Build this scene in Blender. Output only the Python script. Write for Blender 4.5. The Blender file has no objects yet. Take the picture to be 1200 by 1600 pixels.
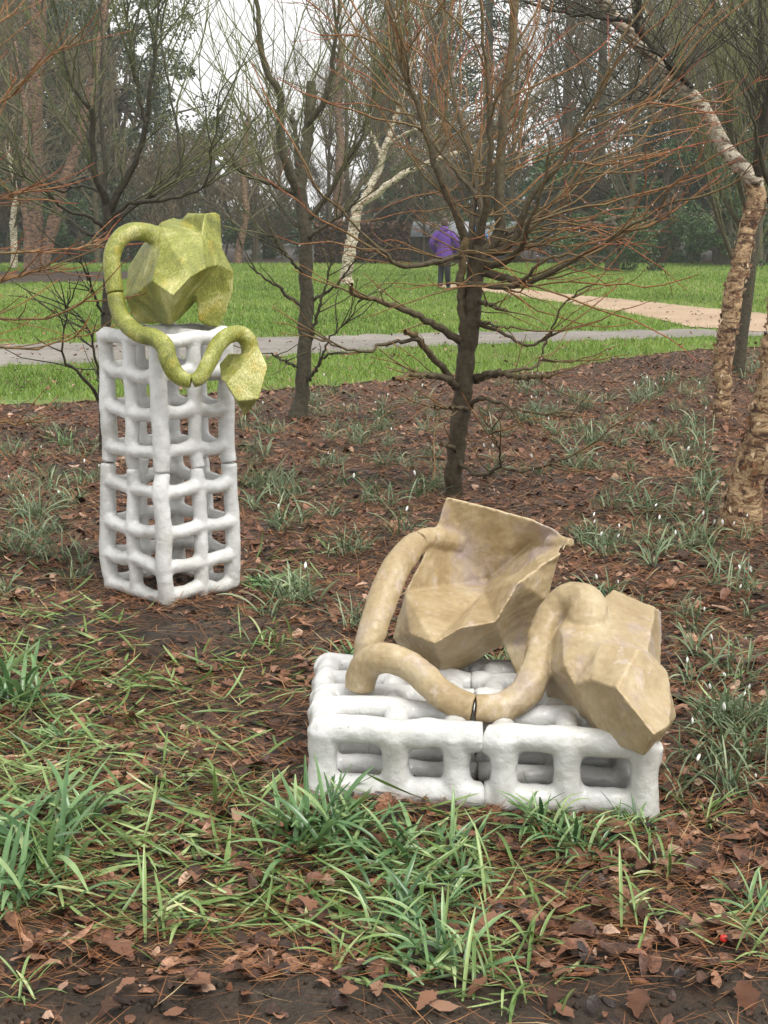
import bpy, bmesh, math, random
import numpy as np
from mathutils import Vector

# ------------------------------------------------------------------ camera, sky, sun, exposure
SC = bpy.context.scene
COL = SC.collection
RNG = np.random.default_rng(11)
random.seed(11)
FPX = 2200.0                       # focal length in pixels of the 1200 x 1600 photograph
CAMZ = 1.55
PITCH = math.radians(11.56)
HAZE = 0.0008                      # density of the mist

cam_data = bpy.data.cameras.new('camera')
cam = bpy.data.objects.new('camera', cam_data)
COL.objects.link(cam)
cam.location = (0, 0, CAMZ)
cam.rotation_euler = (math.pi / 2 - PITCH, 0, 0)
cam_data.sensor_fit = 'VERTICAL'
cam_data.sensor_height = 36.0
cam_data.sensor_width = 27.0
cam_data.lens = 36.0 * FPX / 1600.0
cam_data.clip_end = 1000
SC.camera = cam
SC.render.resolution_x, SC.render.resolution_y = 768, 1024

SUN_EL, SUN_AZ = math.radians(60), math.radians(140)   # azimuth from +Y towards +X : high, behind the camera, right
world = bpy.data.worlds.new('World')
SC.world = world
world.use_nodes = True
wn, wl = world.node_tree.nodes, world.node_tree.links
wn.clear()
sky = wn.new('ShaderNodeTexSky'); sky.sky_type = 'NISHITA'; sky.sun_disc = False
sky.sun_elevation = SUN_EL; sky.sun_rotation = SUN_AZ
sky.air_density = 1.0; sky.dust_density = 4.0; sky.ozone_density = 1.0
hs = wn.new('ShaderNodeHueSaturation'); hs.inputs['Saturation'].default_value = 0.12
mx = wn.new('ShaderNodeMix'); mx.data_type = 'RGBA'; mx.inputs[0].default_value = 0.72
mx.inputs[7].default_value = (9.4, 9.4, 9.3, 1)          # even cloud cover
bg = wn.new('ShaderNodeBackground'); bg.inputs[1].default_value = 0.07
wo = wn.new('ShaderNodeOutputWorld')
wl.new(sky.outputs[0], hs.inputs['Color']); wl.new(hs.outputs[0], mx.inputs[6])
wl.new(mx.outputs[2], bg.inputs[0]); wl.new(bg.outputs[0], wo.inputs[0])

sun_data = bpy.data.lights.new('sun', 'SUN')
sun_data.energy = 1.5; sun_data.angle = math.radians(30); sun_data.color = (1, 0.97, 0.92)
sun = bpy.data.objects.new('sun', sun_data); COL.objects.link(sun)
sd = Vector((math.sin(SUN_AZ) * math.cos(SUN_EL), math.cos(SUN_AZ) * math.cos(SUN_EL), math.sin(SUN_EL)))
sun.rotation_euler = sd.to_track_quat('Z', 'Y').to_euler()
sun.location = sd * 30

SC.view_settings.view_transform = 'Standard'
SC.view_settings.look = 'None'
SC.view_settings.exposure = 1.12
SC.view_settings.gamma = 1.0
SC.render.engine = 'CYCLES'
SC.cycles.use_denoising = True
SC.cycles.max_bounces = 6
SC.cycles.diffuse_bounces = 3
SC.cycles.transparent_max_bounces = 6
SC.cycles.volume_bounces = 1

# ------------------------------------------------------------------ helpers
cP, sP = math.cos(PITCH), math.sin(PITCH)
def ray(px, py):
    a, b = (px - 600) / FPX, (800 - py) / FPX
    return np.array([a, cP + b * sP, -sP + b * cP])
def P(px, py, Y):                                  # the point seen at a pixel at depth Y
    d = ray(px, py); return np.array([0, 0, CAMZ]) + d * (Y / d[1])
def G(px, py, z=0.0):                              # the point seen at a pixel at height z
    d = ray(px, py); return np.array([0, 0, CAMZ]) + d * ((z - CAMZ) / d[2])
def to_px(p):
    p = np.asarray(p, float); v = p - np.array([0, 0, CAMZ])
    fw = v[..., 1] * cP - v[..., 2] * sP; up = v[..., 1] * sP + v[..., 2] * cP
    return 600 + FPX * v[..., 0] / fw, 800 - FPX * up / fw

_w = np.random.default_rng(3)
_WL = np.concatenate([_w.uniform(.12, .35, 14), _w.uniform(.5, 1.8, 8)])
_TH = _w.uniform(0, 6.283, 22); _PH = _w.uniform(0, 6.283, 22)
_AM = np.concatenate([np.full(14, .0022), np.full(8, .0045)])
def gh(x, y):                                      # height of the bed surface
    x = np.asarray(x, float); y = np.asarray(y, float); h = 0 * x
    for w, t, p, a in zip(_WL, _TH, _PH, _AM):
        h = h + a * np.sin(6.283 / w * (x * math.cos(t) + y * math.sin(t)) + p)
    return h * np.clip((12.5 - y) / 2.0, 0, 1)

def npmesh(name, V, F, tint=None, smooth=False):
    V = np.ascontiguousarray(V, np.float32).reshape(-1, 3); F = np.ascontiguousarray(F, np.int32)
    me = bpy.data.meshes.new(name); k = F.shape[1]
    me.vertices.add(len(V)); me.vertices.foreach_set('co', V.ravel())
    me.loops.add(F.size); me.loops.foreach_set('vertex_index', F.ravel())
    me.polygons.add(len(F)); me.polygons.foreach_set('loop_start', np.arange(0, F.size, k, dtype=np.int32))
    if smooth: me.polygons.foreach_set('use_smooth', np.ones(len(F), bool))
    me.update(calc_edges=True)
    if tint is not None:
        at = me.attributes.new('tint', 'FLOAT', 'POINT')
        at.data.foreach_set('value', np.ascontiguousarray(tint, np.float32).ravel())
    return me
def merge(parts):                                  # [(V, F, tint)] -> one
    Vs, Fs, Ts, o = [], [], [], 0
    for V, F, T in parts:
        V = np.asarray(V).reshape(-1, 3)
        Vs.append(V); Fs.append(np.asarray(F) + o); Ts.append(np.asarray(T).ravel()); o += len(V)
    return np.concatenate(Vs), np.concatenate(Fs), np.concatenate(Ts)
def obj(name, me, mat=None, parent=None, loc=None):
    o = bpy.data.objects.new(name, me); COL.objects.link(o)
    if mat is not None and me is not None and not me.materials: me.materials.append(mat)
    if parent is not None: o.parent = parent
    if loc is not None: o.location = loc
    return o
def tag(o, label=None, cat=None, group=None, kind=None):
    if label: o['label'] = label
    if cat: o['category'] = cat
    if group: o['group'] = group
    if kind: o['kind'] = kind
    return o
def empty(name, loc, label, cat, group=None, rz=0.0, s=1.0):
    o = bpy.data.objects.new(name, None); COL.objects.link(o)
    o.location = loc; o.rotation_euler = (0, 0, rz); o.scale = (s, s, s); o.empty_display_size = .05
    return tag(o, label, cat, group)
def copy_tree(root, loc, rz=0.0, s=1.0, label=None, group=None):
    r = root.copy(); COL.objects.link(r); r.location = loc; r.rotation_euler = (0, 0, rz)
    r.scale = (s, s, s) if np.isscalar(s) else s
    if label: r['label'] = label
    if group: r['group'] = group
    for ch in root.children:
        c = ch.copy(); COL.objects.link(c); c.parent = r
        for g in ch.children:
            d = g.copy(); COL.objects.link(d); d.parent = c
    return r

def resample(pts, rad, n):
    pts = np.asarray(pts, float); rad = np.asarray(rad, float)
    s = np.concatenate([[0], np.cumsum(np.linalg.norm(np.diff(pts, axis=0), axis=1))])
    t = np.linspace(0, s[-1], n)
    return np.stack([np.interp(t, s, pts[:, i]) for i in range(3)], 1), np.interp(t, s, rad)
def spline(pts, rad, n):                           # Catmull-Rom through the points
    pts = np.asarray(pts, float); rad = np.asarray(rad, float)
    if len(pts) < 3: return resample(pts, rad, n)
    Q = np.vstack([2 * pts[0] - pts[1], pts, 2 * pts[-1] - pts[-2]])
    out, ro = [], []
    for i in range(len(pts) - 1):
        p0, p1, p2, p3 = Q[i:i + 4]
        for t in np.linspace(0, 1, 8, endpoint=False):
            out.append(.5 * (2 * p1 + (p2 - p0) * t + (2 * p0 - 5 * p1 + 4 * p2 - p3) * t * t + (3 * p1 - p0 - 3 * p2 + p3) * t ** 3))
            ro.append(rad[i] * (1 - t) + rad[i + 1] * t)
    out.append(pts[-1]); ro.append(rad[-1])
    return resample(out, ro, n)
def tubes(PT, R, k, tint=None, cap=False, rough=0.0, rng=RNG):
    """PT (B,n,3), R (B,n) -> V,F,tint of B tubes with k sides"""
    PT = np.asarray(PT, float); R = np.asarray(R, float); B, n, _ = PT.shape
    T = np.gradient(PT, axis=1); T /= np.linalg.norm(T, axis=2, keepdims=True) + 1e-12
    avg = PT[:, -1] - PT[:, 0]
    ref = np.where((np.abs(avg[:, 2]) > .8 * np.linalg.norm(avg, axis=1))[:, None], np.array([[1., .2, 0]]), np.array([[0.1, 0, 1.]]))
    S = np.cross(T, ref[:, None, :]); S /= np.linalg.norm(S, axis=2, keepdims=True) + 1e-12
    U = np.cross(S, T)
    a = np.arange(k) * 2 * math.pi / k
    rr = R[:, :, None] * (1 + (rough * rng.normal(size=(B, n, k)) if rough else 0))
    V = PT[:, :, None, :] + rr[..., None] * (np.cos(a)[None, None, :, None] * S[:, :, None, :] + np.sin(a)[None, None, :, None] * U[:, :, None, :])
    idx = np.arange(B * n * k).reshape(B, n, k)
    A = idx[:, :-1]; C = idx[:, 1:]
    F = np.stack([A, np.roll(A, -1, 2), np.roll(C, -1, 2), C], -1).reshape(-1, 4)
    V = V.reshape(-1, 3)
    TT = np.zeros(len(V)) if tint is None else np.repeat(np.asarray(tint, float).reshape(B * n), k)
    if cap:
        extra, ef = [], []
        o = len(V)
        for b in range(B):
            for e, c in ((0, PT[b, 0]), (n - 1, PT[b, -1])):
                extra.append(c); ci = o + len(extra) - 1; rg = idx[b, e]
                for q in range(k):
                    p0, p1 = rg[q], rg[(q + 1) % k]
                    ef.append((p1, p0, ci, ci) if e == 0 else (p0, p1, ci, ci))
        V = np.vstack([V, extra]); TT = np.concatenate([TT, np.zeros(len(extra))])
        return V, F, TT, np.array(ef)[:, :3]
    return V, F, TT

# ------------------------------------------------------------------ materials
def nt(name):
    m = bpy.data.materials.new(name); m.use_nodes = True
    return m, m.node_tree.nodes, m.node_tree.links, m.node_tree.nodes['Principled BSDF']
def ramp(n, stops, interp='LINEAR'):
    r = n.new('ShaderNodeValToRGB'); e = r.color_ramp.elements; r.color_ramp.interpolation = interp
    e[0].position, e[0].color = stops[0][0], (*stops[0][1], 1)
    e[1].position, e[1].color = stops[-1][0], (*stops[-1][1], 1)
    for p, c in stops[1:-1]:
        x = e.new(p); x.color = (*c, 1)
    return r
def noise(n, l, scale, detail=4, rough=.6, vec=None, dist=0.0):
    t = n.new('ShaderNodeTexNoise'); t.inputs['Scale'].default_value = scale
    t.inputs['Detail'].default_value = detail; t.inputs['Roughness'].default_value = rough
    t.inputs['Distortion'].default_value = dist
    if vec is not None: l.new(vec, t.inputs['Vector'])
    return t
def coords(n, l, scale=(1, 1, 1), kind='Object'):
    c = n.new('ShaderNodeTexCoord'); m = n.new('ShaderNodeMapping'); m.inputs['Scale'].default_value = scale
    l.new(c.outputs[kind], m.inputs['Vector']); return m.outputs[0]
def bump(n, l, b, height, strength=.4, dist=.01):
    x = n.new('ShaderNodeBump'); x.inputs['Strength'].default_value = strength; x.inputs['Distance'].default_value = dist
    l.new(height, x.inputs['Height']); l.new(x.outputs[0], b.inputs['Normal']); return x
def mixc(n, l, fac, a, b, mode='MIX'):
    m = n.new('ShaderNodeMix'); m.data_type = 'RGBA'; m.blend_type = mode
    if isinstance(fac, float): m.inputs[0].default_value = fac
    else: l.new(fac, m.inputs[0])
    for s, v in ((6, a), (7, b)):
        if isinstance(v, tuple): m.inputs[s].default_value = (*v, 1)
        else: l.new(v, m.inputs[s])
    return m.outputs[2]

def mat_tint(name, stops, rough=.6, spec=.3, var=.25, nscale=30, bumpy=0.0, trans=0.0, kind='Object', objrand=False):
    """colour read from the per-piece 'tint' value, with fine noise"""
    m, n, l, b = nt(name)
    a = n.new('ShaderNodeAttribute'); a.attribute_name = 'tint'
    src = a.outputs['Fac']
    if objrand:
        oi = n.new('ShaderNodeObjectInfo'); ad = n.new('ShaderNodeMath'); ad.operation = 'MULTIPLY_ADD'
        l.new(oi.outputs['Random'], ad.inputs[0]); ad.inputs[1].default_value = .5; l.new(src, ad.inputs[2]); src = ad.outputs[0]
    r = ramp(n, stops); l.new(src, r.inputs[0])
    v = coords(n, l, kind=kind)
    t = noise(n, l, nscale, 3, .65, v)
    r2 = ramp(n, [(.3, (1 - var,) * 3), (.7, (1 + var,) * 3)]); l.new(t.outputs[0], r2.inputs[0])
    c = mixc(n, l, 1.0, r.outputs[0], r2.outputs[0], 'MULTIPLY')
    l.new(c, b.inputs['Base Color'])
    b.inputs['Roughness'].default_value = rough; b.inputs['Specular IOR Level'].default_value = spec
    if bumpy: bump(n, l, b, t.outputs[0], .6, bumpy)
    if trans:
        tr = n.new('ShaderNodeBsdfTranslucent'); l.new(c, tr.inputs[0])
        ms = n.new('ShaderNodeMixShader'); ms.inputs[0].default_value = trans
        out = n['Material Output']
        l.new(b.outputs[0], ms.inputs[1]); l.new(tr.outputs[0], ms.inputs[2]); l.new(ms.outputs[0], out.inputs[0])
    return m

def mat_soil():
    m, n, l, b = nt('leaf_mould'); v = coords(n, l)
    big = noise(n, l, 1.3, 3, .55, v); mid = noise(n, l, 9, 5, .65, v); fine = noise(n, l, 70, 4, .7, v, .6)
    c1 = ramp(n, [(.25, (.012, .009, .007)), (.5, (.036, .024, .016)), (.75, (.085, .048, .030))]); l.new(mid.outputs[0], c1.inputs[0])
    c2 = ramp(n, [(.3, (.026, .020, .015)), (.7, (.085, .066, .048))]); l.new(fine.outputs[0], c2.inputs[0])
    f = ramp(n, [(.42, (0, 0, 0)), (.6, (1, 1, 1))]); l.new(big.outputs[0], f.inputs[0])
    l.new(mixc(n, l, f.outputs[0], c1.outputs[0], c2.outputs[0]), b.inputs['Base Color'])
    rr = ramp(n, [(.35, (.35,) * 3), (.65, (.8,) * 3)]); l.new(mid.outputs[0], rr.inputs[0]); l.new(rr.outputs[0], b.inputs['Roughness'])
    ad = n.new('ShaderNodeMath'); ad.operation = 'MULTIPLY_ADD'; l.new(fine.outputs[0], ad.inputs[0]); ad.inputs[1].default_value = .35; l.new(mid.outputs[0], ad.inputs[2])
    bump(n, l, b, ad.outputs[0], .9, .03)
    b.inputs['Specular IOR Level'].default_value = .22
    return m
def mat_lawn():
    m, n, l, b = nt('lawn_turf'); v = coords(n, l)
    big = noise(n, l, .35, 4, .6, v); fine = noise(n, l, 14, 4, .7, coords(n, l, (1, .5, 1)))
    c1 = ramp(n, [(.3, (.075, .12, .02)), (.7, (.16, .25, .04))]); l.new(fine.outputs[0], c1.inputs[0])
    f = ramp(n, [(.5, (0, 0, 0)), (.75, (.7, .7, .7))]); l.new(big.outputs[0], f.inputs[0])
    l.new(mixc(n, l, f.outputs[0], c1.outputs[0], (.10, .105, .03)), b.inputs['Base Color'])
    b.inputs['Roughness'].default_value = .85; bump(n, l, b, fine.outputs[0], 1, .05)
    return m
def mat_path(name, ca, cb):
    m, n, l, b = nt(name); v = coords(n, l)
    big = noise(n, l, .8, 5, .65, v); fine = noise(n, l, 30, 4, .7, v)
    c = ramp(n, [(.3, ca), (.7, cb)]); l.new(big.outputs[0], c.inputs[0])
    c2 = ramp(n, [(.3, (.65,) * 3), (.7, (1.2,) * 3)]); l.new(fine.outputs[0], c2.inputs[0])
    l.new(mixc(n, l, 1.0, c.outputs[0], c2.outputs[0], 'MULTIPLY'), b.inputs['Base Color'])
    b.inputs['Roughness'].default_value = .8; bump(n, l, b, fine.outputs[0], .6, .01)
    return m
def mat_white():
    m, n, l, b = nt('white_glazed_clay'); v = coords(n, l)
    t = noise(n, l, 9, 5, .6, v); f = noise(n, l, 45, 4, .6, v); d = noise(n, l, 3, 6, .7, v)
    c = ramp(n, [(.3, (.52, .52, .50)), (.6, (.66, .66, .645))]); l.new(t.outputs[0], c.inputs[0])
    dr = ramp(n, [(.52, (1, 1, 1)), (.66, (.80, .79, .74)), (.8, (.60, .57, .49))]); l.new(d.outputs[0], dr.inputs[0])
    c3 = mixc(n, l, 1.0, c.outputs[0], dr.outputs[0], 'MULTIPLY')
    sp = noise(n, l, 120, 2, .5, v); sr = ramp(n, [(.70, (1, 1, 1)), (.78, (.55, .52, .46))]); l.new(sp.outputs[0], sr.inputs[0])
    c4 = mixc(n, l, 1.0, c3, sr.outputs[0], 'MULTIPLY')
    l.new(c4, b.inputs['Base Color'])
    b.inputs['Roughness'].default_value = .24; b.inputs['Specular IOR Level'].default_value = .5
    ad2 = n.new('ShaderNodeMath'); ad2.operation = 'MULTIPLY_ADD'; l.new(f.outputs[0], ad2.inputs[0]); ad2.inputs[1].default_value = .3; l.new(t.outputs[0], ad2.inputs[2])
    bump(n, l, b, ad2.outputs[0], .7, .012)
    return m
def mat_beige():
    m, n, l, b = nt('ochre_stoneware'); v = coords(n, l); v2 = v
    a = noise(n, l, 6, 6, .62, v2, .25); f = noise(n, l, 60, 4, .6, v); p = noise(n, l, 4.2, 4, .6, v)
    c = ramp(n, [(.28, (.27, .19, .095)), (.5, (.37, .28, .155)), (.70, (.47, .385, .245))]); l.new(a.outputs[0], c.inputs[0])
    pr = ramp(n, [(.55, (0, 0, 0)), (.70, (.65,) * 3)]); l.new(p.outputs[0], pr.inputs[0])
    c2 = mixc(n, l, pr.outputs[0], c.outputs[0], (.33, .27, .30))
    p2 = noise(n, l, 11, 5, .7, coords(n, l, (1.3, 1, .8))); pr2 = ramp(n, [(.57, (0, 0, 0)), (.68, (.7,) * 3)]); l.new(p2.outputs[0], pr2.inputs[0])
    c3 = mixc(n, l, pr2.outputs[0], c2, (.52, .43, .36))
    fr = ramp(n, [(.3, (.88,) * 3), (.7, (1.08,) * 3)]); l.new(f.outputs[0], fr.inputs[0])
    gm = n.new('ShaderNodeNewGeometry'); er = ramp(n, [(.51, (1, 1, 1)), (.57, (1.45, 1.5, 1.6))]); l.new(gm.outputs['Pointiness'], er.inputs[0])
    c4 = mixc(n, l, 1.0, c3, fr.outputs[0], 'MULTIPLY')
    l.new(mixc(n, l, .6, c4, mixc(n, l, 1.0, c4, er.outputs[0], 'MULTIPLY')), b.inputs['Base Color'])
    b.inputs['Roughness'].default_value = .42; b.inputs['Specular IOR Level'].default_value = .4
    ad2 = n.new('ShaderNodeMath'); ad2.operation = 'MULTIPLY_ADD'; l.new(f.outputs[0], ad2.inputs[0]); ad2.inputs[1].default_value = .3; l.new(a.outputs[0], ad2.inputs[2])
    bump(n, l, b, ad2.outputs[0], .45, .012)
    return m
def mat_green():
    m, n, l, b = nt('lime_glazed_stoneware'); v = coords(n, l)
    a = noise(n, l, 6, 5, .65, v, .5); f = noise(n, l, 170, 3, .75, coords(n, l, (1, 1, .5))); p = noise(n, l, 8, 4, .6, coords(n, l, (1.4, 1, 1)))
    c = ramp(n, [(.30, (.11, .125, .018)), (.5, (.27, .285, .06)), (.68, (.56, .53, .26))]); l.new(a.outputs[0], c.inputs[0])
    pr = ramp(n, [(.56, (0, 0, 0)), (.74, (.6,) * 3)]); l.new(p.outputs[0], pr.inputs[0])
    c2 = mixc(n, l, pr.outputs[0], c.outputs[0], (.46, .32, .03))
    fr = ramp(n, [(.40, (.62, .66, .5)), (.60, (1.2, 1.16, 1.1))]); l.new(f.outputs[0], fr.inputs[0])
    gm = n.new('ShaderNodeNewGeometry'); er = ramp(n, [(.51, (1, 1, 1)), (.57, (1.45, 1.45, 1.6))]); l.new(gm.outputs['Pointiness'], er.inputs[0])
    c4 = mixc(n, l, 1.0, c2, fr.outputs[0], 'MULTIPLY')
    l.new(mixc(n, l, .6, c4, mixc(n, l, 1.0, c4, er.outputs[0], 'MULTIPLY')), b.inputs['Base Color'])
    b.inputs['Roughness'].default_value = .38; b.inputs['Specular IOR Level'].default_value = .45
    bump(n, l, b, f.outputs[0], .5, .008)
    return m
def mat_birch(name, ca, cb, cc):
    m, n, l, b = nt(name); v = coords(n, l, (3, 3, 1)); v2 = coords(n, l, (1, 1, 2.2))
    a = noise(n, l, 9, 6, .72, v2, .8); f = noise(n, l, 40, 4, .7, v)
    c = ramp(n, [(.41, ca), (.47, cb), (.535, cc), (.62, tuple(min(1, x * 1.3) for x in cc))]); l.new(a.outputs[0], c.inputs[0])
    fr = ramp(n, [(.3, (.55,) * 3), (.7, (1.15,) * 3)]); l.new(f.outputs[0], fr.inputs[0])
    l.new(mixc(n, l, 1.0, c.outputs[0], fr.outputs[0], 'MULTIPLY'), b.inputs['Base Color'])
    b.inputs['Roughness'].default_value = .75; bump(n, l, b, a.outputs[0], 1.0, .04)
    return m
def mat_plain(name, col, rough=.7, var=.15, scale=25, bmp=.004):
    m, n, l, b = nt(name); t = noise(n, l, scale, 4, .6, coords(n, l))
    r = ramp(n, [(.3, tuple(x * (1 - var) for x in col)), (.7, tuple(min(1, x * (1 + var)) for x in col))]); l.new(t.outputs[0], r.inputs[0])
    l.new(r.outputs[0], b.inputs['Base Color']); b.inputs['Roughness'].default_value = rough
    if bmp: bump(n, l, b, t.outputs[0], .5, bmp)
    return m

M = {}
M['soil'] = mat_soil(); M['lawn'] = mat_lawn()
M['grey_path'] = mat_path('grey_gravel', (.14, .125, .108), (.28, .25, .215))
M['sand_path'] = mat_path('sandy_gravel', (.33, .225, .14), (.47, .345, .23))
M['white'] = mat_white(); M['beige'] = mat_beige(); M['green'] = mat_green()
M['litter'] = mat_tint('dead_leaf', [(0, (.022, .012, .009)), (.25, (.068, .031, .018)), (.5, (.16, .068, .037)), (.75, (.28, .140, .082)), (1, (.46, .30, .21))], .4, .35, .5, 90, .006)
M['needle'] = mat_tint('dead_needle', [(0, (.045, .020, .010)), (.5, (.20, .080, .032)), (.85, (.34, .16, .06)), (1, (.46, .35, .19))], .6, .3, .2, 40)
M['strap'] = mat_tint('strap_leaf', [(0, (.05, .12, .042)), (.4, (.12, .23, .085)), (.7, (.22, .35, .14)), (1, (.38, .48, .22))], .26, .6, .15, 30, 0, .25, objrand=False)
M['trampled'] = mat_tint('trampled_grass_leaf', [(0, (.05, .095, .024)), (.4, (.145, .235, .060)), (.75, (.30, .40, .15)), (1, (.52, .52, .27))], .34, .5, .2, 30, 0, .2)
M['snow_leaf'] = mat_tint('snowdrop_leaf', [(0, (.05, .090, .034)), (.5, (.125, .185, .085)), (1, (.32, .37, .22))], .42, .5, .15, 30, 0, .25)
M['grass'] = mat_tint('lawn_blade', [(0, (.08, .13, .020)), (.45, (.175, .285, .040)), (.8, (.25, .34, .07)), (1, (.37, .36, .14))], .5, .3, .2, 3, 0, .3)
M['petal'] = mat_plain('white_petal', (.82, .83, .78), .5, .05, 30, 0)
M['bark_red'] = mat_tint('lime_bark', [(0, (.050, .038, .022)), (.25, (.085, .068, .038)), (.5, (.17, .115, .048)), (.75, (.27, .11, .045)), (1, (.28, .05, .04))], .55, .2, .45, 40, .012)
M['bark_grey'] = mat_tint('grey_green_bark', [(0, (.060, .052, .034)), (.3, (.090, .085, .050)), (.6, (.13, .14, .06)), (1, (.21, .22, .09))], .6, .2, .45, 40, .012)
M['bark_dark'] = mat_tint('dark_wet_bark', [(0, (.034, .029, .020)), (.3, (.055, .052, .032)), (.6, (.09, .10, .042)), (1, (.17, .19, .07))], .55, .2, .45, 40, .012)
M['bark_far'] = mat_tint('woodland_bark', [(0, (.075, .062, .042)), (.5, (.12, .10, .058)), (1, (.19, .14, .085))], .8, .2, .3, 6, .02)
M['river_birch'] = mat_birch('peeling_birch_bark', (.065, .033, .016), (.25, .132, .060), (.49, .335, .18))
M['pale_birch'] = mat_birch('pale_birch_bark', (.12, .085, .05), (.46, .37, .26), (.66, .59, .45))
M['red_trunk'] = mat_birch('orange_brown_bark', (.04, .024, .017), (.12, .07, .042), (.25, .15, .09))
M['flake'] = mat_tint('bark_flake', [(0, (.08, .035, .018)), (.5, (.26, .13, .065)), (1, (.56, .43, .28))], .7, .3, .25, 60)
M['conifer'] = mat_tint('conifer_needles', [(0, (.016, .032, .016)), (.5, (.038, .068, .032)), (1, (.075, .112, .05))], .6, .3, .2, 3, 0, .1)
M['holm'] = mat_tint('evergreen_leaf', [(0, (.026, .042, .018)), (.5, (.055, .078, .032)), (1, (.10, .118, .05))], .5, .35, .2, 3, 0, .1)
M['laurel'] = mat_tint('laurel_leaf', [(0, (.018, .045, .016)), (.5, (.050, .10, .026)), (1, (.11, .17, .045))], .42, .45, .2, 3, 0, .15)
M['hedge'] = mat_tint('brown_hedge_leaf', [(0, (.035, .018, .012)), (.5, (.075, .040, .026)), (1, (.12, .070, .045))], .7, .25, .2, 3)
M['drop'] = mat_plain('water_drop', (.75, .78, .8), .05, .02, 10, 0)

# ------------------------------------------------------------------ ground, lawn, paths
def strip_sheet(name, lower, upper, mat, z, n=80, label_kind='structure', jitter=0.0, rows=1, seed=5):
    """a sheet between two traced edge lines (pixels on the ground)"""
    rg = np.random.default_rng(seed)
    A = np.array([G(x, y, z) for x, y in lower]); B = np.array([G(x, y, z) for x, y in upper])
    A, _ = resample(A, np.zeros(len(A)), n); B, _ = resample(B, np.zeros(len(B)), n)
    A[1:-1, 1] += rg.normal(0, jitter, n - 2); B[1:-1, 1] += rg.normal(0, jitter, n - 2)
    V = np.concatenate([A * (1 - t) + B * t for t in np.linspace(0, 1, rows + 1)])
    idx = np.arange(n * (rows + 1)).reshape(rows + 1, n)
    F = np.stack([idx[:-1, :-1], idx[:-1, 1:], idx[1:, 1:], idx[1:, :-1]], -1).reshape(-1, 4)
    o = obj(name, npmesh(name, V, F, smooth=True), mat); tag(o, kind=label_kind)
    return np.vstack([A, B[::-1]])[:, :2]

def in_poly(x, y, poly):
    ins = np.zeros(len(x), bool); j = len(poly) - 1
    for i in range(len(poly)):
        xi, yi = poly[i]; xj, yj = poly[j]
        c = ((yi > y) != (yj > y)) & (x < (xj - xi) * (y - yi) / (yj - yi + 1e-12) + xi)
        ins ^= c; j = i
    return ins

ys = np.concatenate([np.arange(.6, 12.6, .045), np.geomspace(12.7, 160, 40)])
def ground_sheet():
    n = 150; V = []
    for y in ys:
        hw = 2.2 + .42 * y if y < 12.6 else min(112, (2.2 + .42 * y) * min(3.0, 1 + (y - 12.6) / 40))
        xs = np.linspace(-hw, hw, n); V.append(np.stack([xs, np.full(n, y), gh(xs, np.full(n, y))], 1))
    idx = np.arange(len(ys) * n).reshape(len(ys), n)
    F = np.stack([idx[:-1, :-1], idx[:-1, 1:], idx[1:, 1:], idx[1:, :-1]], -1).reshape(-1, 4)
    tag(obj('ground', npmesh('ground', np.concatenate(V), F, smooth=True), M['soil']), kind='structure')
ground_sheet()
LAWN = strip_sheet('lawn', [(-700, 690), (-200, 648), (0, 634), (120, 626), (250, 618), (400, 609), (480, 604), (560, 598), (680, 588), (780, 585), (860, 581), (910, 570), (960, 560), (1040, 550), (1120, 544), (1200, 541), (1500, 536), (2100, 530)],
                   [(-700, 412), (0, 412), (300, 412), (600, 412), (900, 412), (1200, 412), (2100, 412)], M['lawn'], .012, 160, jitter=.10, rows=4)
GREYP = strip_sheet('gravel_path', [(-700, 612), (-200, 586), (0, 573), (130, 568), (300, 562), (430, 556), (560, 548), (700, 539), (860, 534), (1000, 529), (1200, 524), (2100, 512)],
                    [(-700, 566), (-200, 549), (0, 539), (130, 536), (300, 532), (430, 528), (560, 523), (700, 519), (860, 518), (1000, 516), (1200, 514), (2100, 500)], M['grey_path'], .018, 160, jitter=.11, rows=2, seed=6)
SANDP = strip_sheet('sandy_path', [(690, 449), (760, 455), (820, 464), (880, 473), (970, 487), (1030, 499), (1080, 511), (1200, 517), (1500, 520)],
                    [(690, 443), (760, 448), (820, 452), (880, 459), (970, 467), (1030, 473), (1080, 479), (1200, 490), (1500, 505)], M['sand_path'], .024, 120, jitter=.12, rows=2, seed=7)

EARTH = strip_sheet('bare_earth', [(-300, 452), (-60, 446), (60, 441), (150, 440), (260, 434), (330, 427)], [(-300, 426), (-60, 425), (60, 424), (150, 424), (260, 424), (330, 424)], M['soil'], .030, 60, jitter=.25, rows=2, seed=8)

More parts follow.
